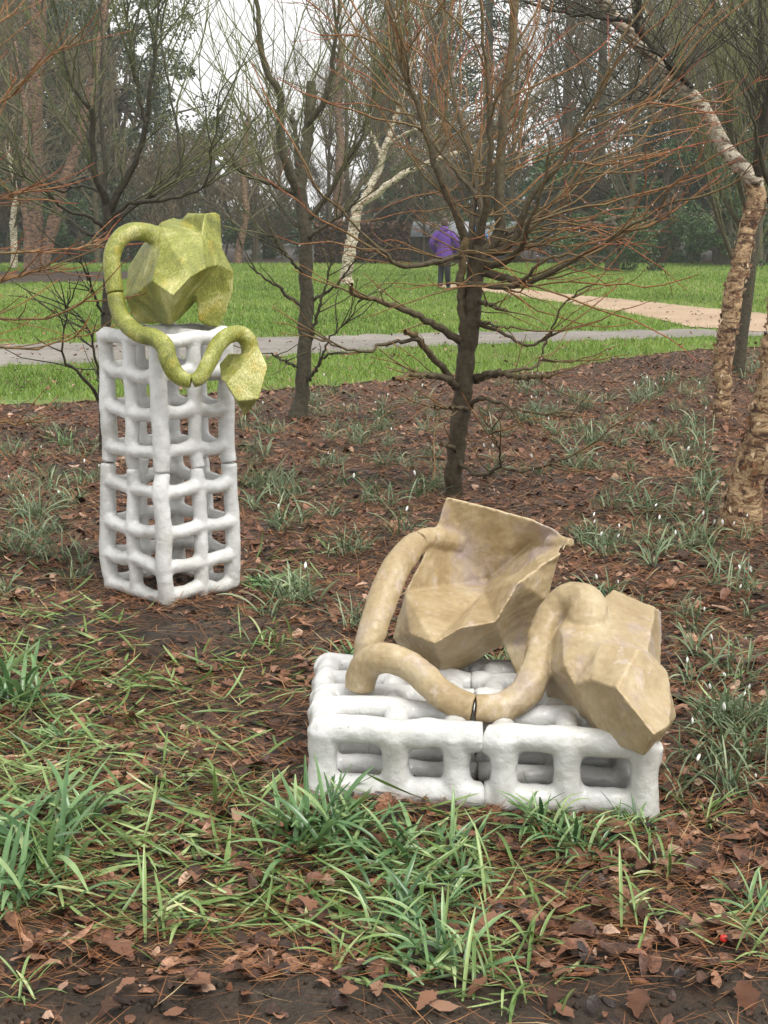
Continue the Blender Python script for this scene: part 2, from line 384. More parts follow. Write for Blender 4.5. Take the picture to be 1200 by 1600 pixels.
# ------------------------------------------------------------------ sculptures
def finish(name, V, F3, mat, parent, voxel, smooth_it, disp=0.0, dscale=.1, base=(0, 0, 0)):
    """closed clay pieces fused into one surface, then softened"""
    me = bpy.data.meshes.new(name)
    me.from_pydata([tuple(v) for v in (np.asarray(V) - np.asarray(base))], [], [tuple(f) for f in F3])
    bm = bmesh.new(); bm.from_mesh(me); bmesh.ops.triangulate(bm, faces=bm.faces); bm.to_mesh(me); bm.free()
    o = bpy.data.objects.new(name, me); COL.objects.link(o)
    r = o.modifiers.new('remesh', 'REMESH'); r.mode = 'VOXEL'; r.voxel_size = voxel; r.use_smooth_shade = True
    s = o.modifiers.new('smooth', 'SMOOTH'); s.factor = .5; s.iterations = smooth_it
    if disp:
        tx = bpy.data.textures.new(name, 'CLOUDS'); tx.noise_scale = dscale; tx.noise_depth = 2
        d = o.modifiers.new('hand', 'DISPLACE'); d.texture = tx; d.strength = disp; d.mid_level = .5; d.texture_coords = 'LOCAL'
    dg = bpy.context.evaluated_depsgraph_get()
    new = bpy.data.meshes.new_from_object(o.evaluated_get(dg)); new.name = name
    bpy.data.objects.remove(o); bpy.data.meshes.remove(me)
    new.polygons.foreach_set('use_smooth', np.ones(len(new.polygons), bool))
    return obj(name, new, mat, parent)
def solid_tube(pts, rad, n=26, k=14, rough=0.02):
    p, r = spline(pts, rad, n)
    V, F, T, E = tubes(p[None], r[None], k, cap=True, rough=rough)
    return V, [tuple(f) for f in F] + [tuple(f) for f in E]
def join(parts):
    V, F, o = [], [], 0
    for v, f in parts:
        V += [tuple(x) for x in v]; F += [tuple(i + o for i in q) for q in f]; o += len(v)
    return np.array(V), F
def facet_solid(pts, faces, depth, shrink=.25):
    """front facets (named points: px, py, Y) closed by a back shell `depth` metres behind"""
    names = list(pts); ix = {q: i for i, q in enumerate(names)}
    V = [P(*pts[q]) for q in names]; F = [tuple(ix[q] for q in f.split()) for f in faces]
    V = np.array(V); O = np.array([0, 0, CAMZ]); R0 = V - O; Y0 = V[:, 1].copy()
    for _ in range(25):                       # slide points along their sight lines until the facets are flat
        acc = np.zeros_like(V); num = np.zeros(len(V))
        for f in F:
            if len(f) < 4: continue
            q = V[list(f)]; c = q.mean(0); nn = np.linalg.svd(q - c)[2][2]
            for i in f:
                d = R0[i]; dn = d @ nn / np.linalg.norm(d)
                if abs(dn) < .12: continue
                acc[i] += O + d * (((c - O) @ nn) / (d @ nn)); num[i] += 1
        k = num > 0; V[k] += .5 * (acc[k] / num[k][:, None] - V[k])
        Yc = np.clip(V[:, 1], Y0 - .025, Y0 + .025); V = O + R0 * (Yc / Y0)[:, None]
    V = list(V)
    cnt = {}
    for f in F:
        for a, b in zip(f, f[1:] + f[:1]):
            cnt[(min(a, b), max(a, b))] = cnt.get((min(a, b), max(a, b)), 0) + 1
    nb = {}
    for (a, b), c in cnt.items():
        if c == 1: nb.setdefault(a, []).append(b); nb.setdefault(b, []).append(a)
        if c > 2: print('FACET edge used', c, names[a], names[b])
    bad = [names[a] for a, v in nb.items() if len(v) != 2]
    if bad: print('FACET boundary trouble', bad)
    s = next(iter(nb)); loop = [s]; prev = None; cur = s
    while True:
        nx = [q for q in nb[cur] if q != prev]
        nx = nx[0]
        if nx == s or len(loop) > 200: break
        loop.append(nx); prev, cur = cur, nx
    if len(loop) != len(nb): print('FACET loops', len(loop), len(nb))
    L = np.array([V[i] for i in loop]); c = L.mean(0)
    R = L * (1 - shrink) + c * shrink; R[:, 1] = L[:, 1] * .5 + c[1] * .5 + depth
    o = len(V); V = V + list(R); m = len(loop)
    cb = c.copy(); cb[1] = R[:, 1].mean() + depth * .25; V.append(cb)
    for i in range(m):
        j = (i + 1) % m
        F.append((loop[i], loop[j], o + j, o + i)); F.append((o + i, o + j, o + m))
    me = bpy.data.meshes.new('t'); me.from_pydata([tuple(v) for v in V], [], F)
    bm = bmesh.new(); bm.from_mesh(me); bmesh.ops.triangulate(bm, faces=bm.faces); bmesh.ops.recalc_face_normals(bm, faces=bm.faces)
    bm.verts.ensure_lookup_table()
    Vo = np.array([v.co[:] for v in bm.verts]); Fo = [tuple(v.index for v in f.verts) for f in bm.faces]
    bm.free(); bpy.data.meshes.remove(me)
    return Vo, Fo
def px_tube(lst, **k):
    return solid_tube([P(a, b, c) for a, b, c, r in lst], [r for a, b, c, r in lst], **k)

# --- tall lattice plinth, seen corner-on
AF = np.array([*P(259, 938, 5.70)[:2], 0.0])
AL = np.array([P(172, 800, 5.97)[0], 5.97, 0]); AR = np.array([P(359, 800, 5.97)[0], 5.97, 0]); AB = AL + AR - AF
rgp = np.random.default_rng(21)
ZL = [.025, .15, .295, .46, .62, .785, .945, 1.095]
def bulge(z): return 1 + .05 * math.sin(max(0, z) / .55 * math.pi) * (1 if z < .55 else .35) - .015 * z
def tall_section(z0, z1, levels, name, parent, base):
    ctr = (AF + AB) / 2; parts = []
    cor = [AF, AR, AB, AL]
    jit = {}
    def node(i, h, z):                       # i corner index, h half step
        key = (i % 4, h, round(z, 3))
        if key not in jit:
            a, b = cor[i % 4], cor[(i + 1) % 4]
            q = a + (b - a) * .5 * h; q = ctr + (q - ctr) * bulge(z)
            if h: q = ctr + (q - ctr) * 1.04
            jit[key] = np.array([q[0], q[1], z]) + np.append(rgp.normal(0, .004, 2), rgp.normal(0, .005))
        return jit[key]
    for i in range(4):
        for h in (0, 1):
            zz = [z0] + [z for z in levels] + [z1]
            zz = sorted(set(round(z, 3) for z in zz))
            pts = [node(i, h, z) for z in zz]; pts[0][2] = z0; pts[-1][2] = z1
            r0 = .0355 if h == 0 else .0305
            parts.append(solid_tube(pts, [r0 * rgp.uniform(.9, 1.1) for _ in pts], n=22, k=12, rough=.015))
        for z in levels:
            a, m_, b = node(i, 0, z), node(i, 1, z), node(i + 1, 0, z)
            zj = rgp.normal(0, .006, 3); pts = [a + (0, 0, zj[0]), (a + m_) / 2 + (0, 0, -.006 + rgp.normal(0, .006)), m_ + (0, 0, zj[1]), (m_ + b) / 2 + (0, 0, -.006 + rgp.normal(0, .006)), b + (0, 0, zj[2])]
            parts.append(solid_tube(pts, [.035, .0285 * rgp.uniform(.92, 1.12), .034, .0285 * rgp.uniform(.92, 1.12), .035], n=22, k=12, rough=.015))
    top = levels[-1]
    if top > 1:                               # bars across the top
        for i in (0, 1):
            a, b = node(i, 1, top), node(i + 2, 1, top)
            parts.append(solid_tube([a, (a + b) / 2, b], [.034, .036, .034], n=20, k=12, rough=.03))
    V, F = join(parts)
    return finish(name, V, F, M['white'], parent, .0075, 4, .006, .06, base)
baseA = (AF + AB) / 2
plA = empty('lattice_plinth', baseA, 'tall white glazed clay lattice tower standing under the green sculpture', 'plinth')
tall_section(0.0, .5455, ZL[:4], 'lower_section', plA, baseA)
tall_section(.549, ZL[-1] + .012, ZL[4:], 'upper_section', plA, baseA)

# --- low lattice plinth, in two halves
BFL, BFR, BBL = G(506, 1249), G(1003, 1275), G(513, 1040, .21); BBL[2] = 0
BBR = BBL + (BFR - BFL) + np.array([.0, .03, 0])
def bmap(u, v, z):
    q = (BFL * (1 - u) + BFR * u) * (1 - v) + (BBL * (1 - u) + BBR * u) * v
    return np.array([q[0], q[1], z])
ZT = .205
def low_section(u0, u1, us, name, parent, base):
    parts = []; J = lambda s=.005: rgp.normal(0, s, 3)
    vs = [0, .27, .5, .74, 1.0]; nodes = {}
    uu = sorted([u0] + us + [u1])
    for iu, u in enumerate(uu):
        for iv, v in enumerate(vs):
            nodes[iu, iv, 0] = bmap(u, v, .036) + J(.003)
            nodes[iu, iv, 1] = bmap(u, v, ZT + (0 if iv == 0 else .004)) + J(.004)
            if u in (u0, u1) and u not in us:             # cut ends stay flat
                for k in (0, 1): nodes[iu, iv, k][0] = bmap(u, v, 0)[0]
    for k, r in ((0, .037), (1, .039)):
        for iv in range(len(vs)):
            rr = r * (1.04 if iv == 0 else (.97 if k else .95))
            pts = [nodes[iu, iv, k] for iu in range(len(uu))]
            mid = []
            for a, b in zip(pts, pts[1:]): mid += [a, (a + b) / 2 + J(.004)]
            mid.append(pts[-1])
            parts.append(solid_tube(mid, [rr * rgp.uniform(.92, 1.1) for _ in mid], n=30, k=12, rough=.015))
        for iu, u in enumerate(uu):
            if u in us:
                pts = [nodes[iu, iv, k] for iv in range(len(vs))]
                parts.append(solid_tube(pts, [.036 * rgp.uniform(.92, 1.1) for _ in pts], n=26, k=12, rough=.015))
    for iu, u in enumerate(uu):
        if u in us:
            for iv in ((0, 1, 2, 3, 4) if (u < .05 or u > .95) else (0, 2, 4)):
                a, b = nodes[iu, iv, 0], nodes[iu, iv, 1]
                parts.append(solid_tube([a - (0, 0, .028), (a + b) / 2 + J(.004), b], [.047, .036, .048], n=14, k=12, rough=.015))
    V, F = join(parts)
    return finish(name, V, F, M['white'], parent, .0075, 4, .006, .06, base)
baseB = bmap(.5, .5, 0)
plB = empty('lattice_plinth', baseB, 'low wide white glazed clay lattice base lying under the beige sculpture', 'plinth')
low_section(0.0, .5045, [0.0, .235, .425], 'left_section', plB, baseB)
low_section(.5065, 1.0, [.575, .775, 1.0], 'right_section', plB, baseB)

# --- beige sculpture
sB = empty('ceramic_sculpture', P(760, 1075, 3.95), 'beige faceted clay sculpture with looping tubes on the low white lattice', 'sculpture')
bb = np.array(sB.location)
body = facet_solid(dict(a=(697, 776, 4.27), b=(750, 789, 4.29), c=(830, 811, 4.27), d=(866, 827, 4.23), e=(891, 848, 4.15), f=(877, 864, 4.12), g=(871, 880, 4.11), h=(863, 909, 4.11), i=(857, 938, 4.11),
                        c2=(831, 850, 4.33), j=(842, 886, 4.09), k=(811, 909, 3.98), m=(774, 971, 3.89), n=(718, 981, 3.88), o=(678, 1005, 3.88), p=(640, 991, 3.98),
                        r=(633, 925, 4.10), a2=(681, 826, 4.26), t2=(655, 882, 4.17), s=(761, 907, 4.40), s2=(756, 925, 4.20),
                        u=(613, 997, 4.10), u2=(642, 1034, 4.08), w=(697, 1060, 4.05), x=(787, 1008, 4.10), l1=(811, 1064, 4.08), l2=(824, 1065, 4.09), l3=(836, 1010, 4.13)),
                   ['a a2 s', 'a b s', 'b c s', 'c c2 s', 'c2 j s', 'a2 t2 s', 't2 r s', 'r p o', 'r o s2 s', 'o n s2', 's2 n m', 's s2 k', 's2 m k', 's k j',
                    'c d c2', 'c2 d e', 'c2 e f', 'c2 f j', 'j f g', 'j g h i k', 'k i l3 x m', 'x l3 l2 l1',
                    'r u p', 'p u u2 w o', 'o w x m n'], .28, .2)
stub = px_tube([(712, 848, 4.34, .040), (685, 841, 4.27, .035), (668, 840, 4.24, .031), (655, 845, 4.205, .031)])
tip = px_tube([(860, 848, 4.25, .026), (878, 849, 4.20, .021), (892, 847, 4.165, .014)], n=14, k=12)
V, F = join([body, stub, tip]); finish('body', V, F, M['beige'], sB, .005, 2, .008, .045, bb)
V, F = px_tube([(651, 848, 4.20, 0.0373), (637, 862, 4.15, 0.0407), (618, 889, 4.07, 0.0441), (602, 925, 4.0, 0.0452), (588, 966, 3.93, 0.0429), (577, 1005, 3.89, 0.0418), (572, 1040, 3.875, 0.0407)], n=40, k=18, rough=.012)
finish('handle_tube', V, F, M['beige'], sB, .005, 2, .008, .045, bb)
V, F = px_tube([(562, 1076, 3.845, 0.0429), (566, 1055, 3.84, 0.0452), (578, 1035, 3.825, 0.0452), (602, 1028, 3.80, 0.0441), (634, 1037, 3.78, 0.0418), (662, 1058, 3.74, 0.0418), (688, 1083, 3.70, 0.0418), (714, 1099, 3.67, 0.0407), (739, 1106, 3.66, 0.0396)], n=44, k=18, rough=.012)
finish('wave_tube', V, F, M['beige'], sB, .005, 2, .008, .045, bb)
rock = facet_solid(dict(A=(959, 921, 4.03), B=(1024, 948, 4.00), C=(1034, 956, 4.05), D=(1033, 1040, 3.90), E=(1012, 1018, 3.64), Fk=(998, 1013, 3.57), Gk=(937, 1003, 3.63), H=(945, 934, 3.93),
                        I=(1043, 1051, 3.63), I2=(1047, 1085, 3.57), J=(1056, 1120, 3.58), K=(1046, 1133, 3.44), L=(1022, 1148, 3.37), Mk=(1005, 1181, 3.44), N=(1031, 1160, 3.55),
                        O=(963, 1074, 3.45), Pk=(924, 1061, 3.53), Q=(896, 1068, 3.57), R=(881, 1040, 3.62), S=(878, 990, 3.69), T=(886, 962, 3.80),
                        U=(943, 1159, 3.52), Vk=(917, 1126, 3.66), W=(894, 1096, 3.72), X=(882, 1091, 3.72), Zk=(856, 1100, 3.78), Y=(849, 1060, 3.80), AA=(852, 1022, 3.82), AB=(872, 983, 3.79)),
                   ['H A B E Gk', 'E Fk Gk', 'B C D E', 'E D I Fk', 'Fk I I2 K L O', 'I2 J K', 'D J I2 I', 'Gk Fk O Pk Q R S', 'H Gk S T', 'Q Pk O L Mk U Vk W',
                    'L K N Mk', 'K J N', 'AB S R AA', 'AB T S', 'AA R Y', 'R Q W X', 'R X Y', 'X Zk Y', 'X W Vk Zk'], .16, .25)
neck = px_tube([(743, 1107, 3.66, 0.0396), (775, 1107, 3.66, 0.0418), (806, 1094, 3.68, 0.0441), (830, 1068, 3.72, 0.0452), (843, 1030, 3.79, 0.0452), (851, 990, 3.86, 0.0452), (866, 957, 3.90, 0.0463), (890, 938, 3.90, 0.0497), (915, 944, 3.86, 0.0565), (918, 975, 3.80, 0.0588), (916, 1000, 3.79, 0.0508)], n=60, k=18, rough=.012)
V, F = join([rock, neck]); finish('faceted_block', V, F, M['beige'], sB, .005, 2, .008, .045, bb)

# --- green sculpture
sA = empty('ceramic_sculpture', P(262, 508, 5.95), 'lime green faceted clay sculpture with a hanging tube on the tall white lattice', 'sculpture')
ba = np.array(sA.location)
gbody = facet_solid(dict(t=(251, 347, 5.99), b=(270, 340, 6.06), c=(284, 343, 6.08), d=(294, 332, 6.14), e=(320, 333, 6.00), f=(336, 331, 6.04), g=(344, 335, 6.08), h=(347, 388, 6.05), i=(365, 424, 6.0), j=(364, 456, 5.96), k=(352, 490, 5.96), l=(342, 512, 5.98),
                         m=(320, 509, 5.97), n=(310, 500, 5.97), o=(307, 470, 5.96), p=(304, 456, 5.95), q=(321, 419, 5.82), r=(314, 370, 5.94), s=(270, 387, 5.84), u=(250, 394, 5.84), v=(237, 438, 5.79), w=(270, 461, 5.66), x=(296, 434, 5.74),
                         y=(225, 448, 5.93), z=(246, 498, 5.95), A=(265, 508, 5.91), B=(277, 502, 5.94), Ck=(302, 476, 5.96), D=(220, 386, 6.06), E=(200, 417, 6.08), Fk=(196, 462, 6.05), Gk=(206, 463, 5.99), Hk=(222, 452, 5.95), Ik=(198, 474, 6.08), J=(214, 507, 6.06), K=(247, 505, 6.02),
                         y2=(341, 413, 5.94), r2=(311, 360, 6.04)),
                    ['t b c r2 r s', 's r q x w v u', 'v w A z y', 'w x p Ck B A', 'x q p', 'q y2 p', 'y2 i j k l m n o p', 'p o Ck', 'c d e r r2', 'e f g h y2 q r', 'h i y2', 't s u v y D', 'D y Hk Gk Fk E', 'Fk Gk Hk y z K J Ik', 'z A K'], .26, .3)
ghandle = px_tube([(252, 372, 6.0, .042), (228, 363, 6.0, .039), (205, 362, 5.98, .037), (186, 374, 5.95, .036), (175, 400, 5.92, .036), (176, 430, 5.90, .036), (180, 457, 5.885, .036)], n=44, k=18, rough=.012)
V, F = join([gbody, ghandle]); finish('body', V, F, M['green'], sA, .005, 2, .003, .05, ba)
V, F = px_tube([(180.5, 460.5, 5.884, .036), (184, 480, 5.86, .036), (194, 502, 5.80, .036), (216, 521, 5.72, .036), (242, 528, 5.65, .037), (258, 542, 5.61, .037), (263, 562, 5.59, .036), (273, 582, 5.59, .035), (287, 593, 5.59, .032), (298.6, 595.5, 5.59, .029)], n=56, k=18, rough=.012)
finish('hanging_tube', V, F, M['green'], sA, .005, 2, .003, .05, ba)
gend = facet_solid(dict(V1=(404, 542, 5.74), V2=(418, 573, 5.74), V3=(405, 623, 5.66), V4=(370, 627, 5.64), V5=(353, 600, 5.66), V6=(345, 593, 5.74), V7=(342, 570, 5.82), V8=(357, 552, 5.85), V9=(377, 553, 5.76), V10=(377, 574, 5.70), V11=(382, 651, 5.80)),
                   ['V8 V9 V10 V7', 'V7 V10 V5 V6', 'V9 V1 V10', 'V10 V1 V2 V3 V4 V5', 'V4 V3 V11', 'V5 V4 V11'], .11, .2)
gneck = px_tube([(300, 595.5, 5.59, .028), (313, 589, 5.60, .030), (327, 565, 5.64, .033), (339, 541, 5.69, .034), (354, 526, 5.73, .034), (372, 521, 5.76, .034), (386, 530, 5.78, .037), (391, 548, 5.79, .038), (390, 565, 5.80, .034)], n=56, k=18, rough=.012)
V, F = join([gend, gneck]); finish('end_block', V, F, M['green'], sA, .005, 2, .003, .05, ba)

# ------------------------------------------------------------------ trees
def nrm(v): return v / (np.linalg.norm(v, axis=-1, keepdims=True) + 1e-12)
def whips(start, dirs, L, n=7, curl=.3, wob=.12, rng=RNG, pull=(0, 0, 1)):
    """B curved shoots -> (B,n,3)"""
    d = nrm(np.asarray(dirs, float)); p = np.asarray(start, float).copy(); out = [p.copy()]
    st = np.asarray(L, float)[:, None] / (n - 1); up = np.array(pull, float)[None]
    for i in range(n - 1):
        d = nrm(d + up * curl / (n - 1) + rng.normal(0, wob, d.shape)); p = p + d * st; out.append(p.copy())
    return np.stack(out, 1)
def limb(pxs, Y0, Y1, r0, r1, n=22, wob=.006, rng=RNG, k=9):
    m = len(pxs); pts = [P(x, y, Y0 + (Y1 - Y0) * i / (m - 1)) for i, (x, y) in enumerate(pxs)]
    p, r = spline(pts, np.linspace(r0, r1, m), n)
    nz = rng.normal(0, wob, p.shape); nz[0] = 0; nz[-1] = 0
    return p + nz, r * (1 + rng.normal(0, .04, n)), k
def spawn(lines, count, rng, tmin=.15, tmax=1.0, out=.9, upw=.5, tang=.4, centre=None):
    """start points, directions on a set of limbs, weighted by length"""
    Ls = np.array([np.linalg.norm(np.diff(l, axis=0), axis=1).sum() for l in lines]); w = Ls / Ls.sum()
    pick = rng.choice(len(lines), count, p=w); S, D = [], []
    for i in pick:
        l = lines[i]; t = rng.uniform(tmin, tmax) * (len(l) - 1); a = int(min(t, len(l) - 2)); f = t - a
        S.append(l[a] * (1 - f) + l[a + 1] * f); tg = nrm(l[a + 1] - l[a])
        th = rng.uniform(0, 2 * math.pi); o = np.array([math.cos(th), math.sin(th), 0])
        if centre is not None: o = nrm(o * .7 + nrm((S[-1] - centre) * np.array([1, 1, .2])) * .8)
        D.append(tg * tang + o * out + np.array([0, 0, upw]))
    return np.array(S), np.array(D)
def build_tree(name, label, base, trunk, limbs, twigs, mat, group=None, ttint=0.05, ltint=(.12, .3), cat='tree', extra=None, trunk_mat=None, rough=.05):
    """trunk [(p,r,k)], limbs [(p,r,k)], twigs [(PT,R,tint0,tint1,k)]"""
    root = empty(name, base, label, cat, group); b = np.asarray(base)
    parts = [tubes(p[None] - b, r[None], k, np.full((1, len(p)), ttint), rough=rough) for p, r, k in trunk]
    V, F, T = merge(parts); obj('trunk', npmesh('trunk', V, F, T, True), trunk_mat or mat, root)
    for p, r, k in limbs:
        V, F, T = tubes(p[None] - b, r[None], k, np.linspace(ltint[0], ltint[1], len(p))[None], rough=.05)
        obj('branch', npmesh('branch', V, F, T, True), mat, root)
    if twigs:
        parts = []
        for PT, R, t0, t1, k in twigs:
            tt = np.linspace(t0, t1, PT.shape[1])[None] + RNG.uniform(-.08, .08, (PT.shape[0], 1))
            parts.append(tubes(PT - b, R, k, tt))
        V, F, T = merge(parts); obj('crown', npmesh('crown', V, F, T), mat, root)
    return root
def rad(B, n, r0, r1, rng=RNG):
    return np.linspace(1, 0, n)[None] ** .8 * (r0 - r1) * rng.uniform(.7, 1.25, (B, 1)) + r1

# --- red-twigged tree behind the beige sculpture
r1 = np.random.default_rng(101); Y = 8.04
T1tr = [limb([(706, 785), (714, 700), (722, 620), (731, 540), (739, 470), (744, 415), (748, 385)], Y, Y, .052, .054, 40, .004, r1, 12)]
def LB(p, dy, ra, rb, Y=Y, rg=r1): return limb(p, Y, Y + dy, ra, rb, 24, .005, rg, 8)
T1l = [LB([(728, 560), (723, 500), (720, 440), (724, 395), (730, 372)], -.06, .026, .022),
       LB([(722, 535), (700, 519), (667, 500), (633, 485), (596, 471), (554, 459), (549, 444)], -.5, .024, .010),
       LB([(712, 606), (692, 575), (671, 554), (654, 529), (633, 519)], -.35, .022, .016),
       LB([(654, 531), (620, 535), (587, 540), (579, 548), (540, 545), (500, 530), (470, 520)], -.2, .012, .004, Y - .3),
       LB([(718, 606), (700, 592), (670, 586), (650, 587), (615, 592)], -.6, .022, .012),
       LB([(745, 590), (775, 583), (817, 590), (862, 587)], -.4, .022, .012),
       LB([(742, 596), (770, 586), (800, 580), (835, 574), (850, 560)], .4, .018, .006),
       LB([(735, 637), (746, 623), (775, 627), (817, 642), (858, 648), (910, 652)], -.6, .014, .004),
       LB([(733, 640), (715, 637), (679, 637)], -.5, .014, .008),
       LB([(716, 705), (708, 700), (690, 692)], -.2, .012, .010),
       LB([(712, 708), (729, 733), (754, 744), (783, 729), (817, 737), (860, 725), (896, 712), (930, 690)], -.7, .014, .003),
       LB([(783, 729), (779, 700), (770, 680), (766, 663)], -.3, .007, .003, Y - .3),
       LB([(750, 508), (775, 514), (792, 525), (817, 537), (854, 531), (871, 492), (896, 460), (920, 446)], -.5, .012, .003),
       LB([(854, 531), (842, 565), (836, 590)], -.1, .006, .003, Y - .3),
       LB([(746, 500), (770, 508), (800, 512)], -.4, .010, .004),
       LB([(745, 470), (770, 478), (793, 486)], -.5, .013, .005),
       LB([(738, 395), (722, 360), (711, 330), (693, 293), (672, 225), (650, 160), (625, 90), (606, 10), (600, -60)], -.2, .030, .006),
       LB([(744, 392), (752, 340), (748, 310), (733, 295), (700, 250), (668, 215), (630, 170), (590, 120)], .4, .026, .004),
       LB([(752, 395), (765, 385), (781, 357), (780, 300), (783, 233), (790, 150), (800, 60), (808, -40)], .1, .034, .022),
       LB([(748, 390), (757, 330), (763, 280), (768, 220), (760, 120), (752, 20), (750, -50)], -.3, .024, .006),
       LB([(750, 400), (790, 388), (815, 348), (828, 307), (853, 283), (887, 233), (905, 195), (935, 140), (968, 60)], -.3, .026, .006),
       LB([(757, 418), (793, 407), (817, 380), (824, 350), (850, 290), (862, 210)], -.6, .024, .005),
       LB([(753, 425), (783, 433), (813, 440), (847, 433), (883, 413), (920, 390), (967, 367), (1010, 340), (1075, 300)], -.8, .024, .003),
       LB([(722, 440), (747, 446), (787, 449), (817, 441), (835, 420), (868, 400), (905, 400)], -.9, .018, .005),
       LB([(740, 392), (710, 400), (667, 413), (622, 413), (600, 393), (560, 360), (520, 310)], -.5, .020, .004),
       LB([(742, 400), (735, 360), (745, 300), (735, 250), (715, 180), (700, 90), (690, 0)], .5, .022, .005),
       LB([(750, 398), (800, 360), (850, 330), (920, 250), (985, 190), (1050, 140)], .5, .022, .004)]
cr = P(748, 395, Y)
up_l = [x[0] for x in T1l[16:]]
N1, N1b, N2 = 75, 44, 270
S, D = spawn(up_l, N1, r1, .15, .98, 1.0, .3, .55, cr); W1 = whips(S, D, r1.uniform(.5, 1.4, N1), 12, .2, .15, r1)
S, D = spawn(up_l, N1b, r1, .05, .7, 1.0, .12, .3, cr); D[:, 0] += .8; W1b = whips(S, D, r1.uniform(.6, 1.3, N1b), 12, .2, .14, r1)
S, D = spawn([x[0] for x in T1l[1:16]], 70, r1, .3, 1, .8, .35, .5, cr); W1c = whips(S, D, r1.uniform(.15, .6, 70), 7, .2, .12, r1)
S, D = spawn([*W1, *W1b], N2, r1, .25, .95, .7, .2, .7); W2 = whips(S, D, r1.uniform(.12, .5, N2), 7, .15, .17, r1)
S, D = spawn([T1tr[0][0][28:]] + [x[0][:9] for x in T1l[16:]], 60, r1, .0, 1, 1.0, .1, .1); W1d = whips(S, D, r1.uniform(.3, .8, 60), 9, .1, .18, r1)
tw = [(W1d, rad(60, 9, .005, .0015, r1), .35, .8, 4), (W1, rad(N1, 12, .0066, .0017, r1), .34, .88, 4), (W1b, rad(N1b, 12, .006, .0017, r1), .40, .92, 4), (W1c, rad(70, 7, .005, .0018, r1), .3, .75, 4), (W2, rad(N2, 7, .0028, .0012, r1), .5, .92, 3)]
t1 = build_tree('pollarded_tree', 'dark pollarded tree with red and orange twigs directly behind the beige sculpture', P(706, 785, Y), T1tr, T1l, tw, M['bark_red'], 'bare young trees in the bed', ltint=(.08, .40))
tips = np.concatenate([W1b[:, -3], W1c[:, -2], W2[:160, -2]]); sel = r1.choice(len(tips), 110, replace=False)
oc = np.array([[1, 0, 0], [-1, 0, 0], [0, 1, 0], [0, -1, 0], [0, 0, 1], [0, 0, -1]]) * np.array([.0035, .0035, .0045])
of = np.array([[0, 2, 4], [2, 1, 4], [1, 3, 4], [3, 0, 4], [2, 0, 5], [1, 2, 5], [3, 1, 5], [0, 3, 5]])
Vd = (tips[sel][:, None] - np.array([0, 0, .006]) + oc[None]).reshape(-1, 3) - np.array(t1.location); Fd = (of[None] + 6 * np.arange(len(sel))[:, None, None]).reshape(-1, 3)
tag(obj('rain_drops', npmesh('rain_drops', Vd, Fd, smooth=True), M['drop'], t1), kind='stuff')

# --- grey-green tree between the two sculptures
r2 = np.random.default_rng(102); Y2 = 11.3
def L2(p, dy, ra, rb, Y=Y2, k=8): return limb(p, Y, Y + dy, ra * .85, rb * .8, 22, .006, r2, k)
T2tr = [L2([(465, 664), (468, 640), (472, 590), (478, 500), (480, 420), (477, 350), (467, 292)], 0, .075, .064, k=12)]
T2tr[0][1][:4] *= np.array([1.35, 1.15, 1.05, 1.0])
T2l = [L2([(467, 300), (452, 265), (440, 225), (436, 142), (414, 109), (402, 19), (395, -60)], -.3, .055, .014),
       L2([(468, 296), (478, 240), (485, 180), (486, 128)], .1, .058, .048),
       L2([(484, 190), (511, 150), (520, 90), (526, 45), (532, -40)], -.2, .034, .010),
       L2([(466, 280), (462, 220), (457, 172)], .3, .030, .020),
       L2([(462, 303), (425, 287), (388, 274), (368, 258), (350, 225)], -.4, .026, .006),
       L2([(478, 347), (511, 307), (545, 247), (562, 220), (590, 120)], -.3, .032, .006),
       L2([(478, 372), (500, 358), (540, 330), (575, 290)], -.6, .024, .006),
       L2([(474, 360), (450, 340), (425, 300), (405, 240), (400, 190)], .4, .024, .006),
       L2([(474, 480), (450, 462), (430, 445), (412, 433), (395, 415), (375, 380)], -.4, .020, .005),
       L2([(476, 430), (458, 408), (440, 390), (420, 355)], -.5, .018, .005),
       L2([(480, 540), (492, 505), (500, 475), (512, 433), (516, 415)], -.4, .020, .006),
       L2([(478, 598), (495, 575), (512, 554), (550, 553)], -.5, .020, .006),
       L2([(500, 566), (515, 530), (545, 500), (560, 470)], -.3, .012, .004, Y2 - .3),
       L2([(468, 575), (440, 562), (424, 552)], -.5, .016, .008),
       L2([(486, 470), (520, 450), (545, 420), (560, 400)], -.4, .018, .005)]
c2 = P(475, 300, Y2)
S, D = spawn([x[0] for x in T2l[:8]], 85, r2, .15, 1, .9, .5, .6, c2); A1 = whips(S, D, r2.uniform(.4, 1.4, 85), 8, .35, .14, r2)
S, D = spawn([x[0] for x in T2l[8:]], 40, r2, .3, 1, .7, .4, .5, c2); A2 = whips(S, D, r2.uniform(.2, .7, 40), 6, .2, .12, r2)
S, D = spawn([*A1], 260, r2, .2, .95, .7, .35, .7); A3 = whips(S, D, r2.uniform(.25, .8, 260), 6, .2, .13, r2)
build_tree('bare_tree', 'grey-trunked bare tree in the bed just right of the green sculpture', P(465, 664, Y2), T2tr, T2l,
           [(A1, rad(85, 8, .0065, .002, r2), .45, .9, 4), (A2, rad(40, 6, .006, .0025, r2), .3, .6, 4), (A3, rad(260, 6, .0032, .0016, r2), .6, 1.0, 3)], M['bark_grey'], 'bare young trees in the bed', ltint=(.1, .35))

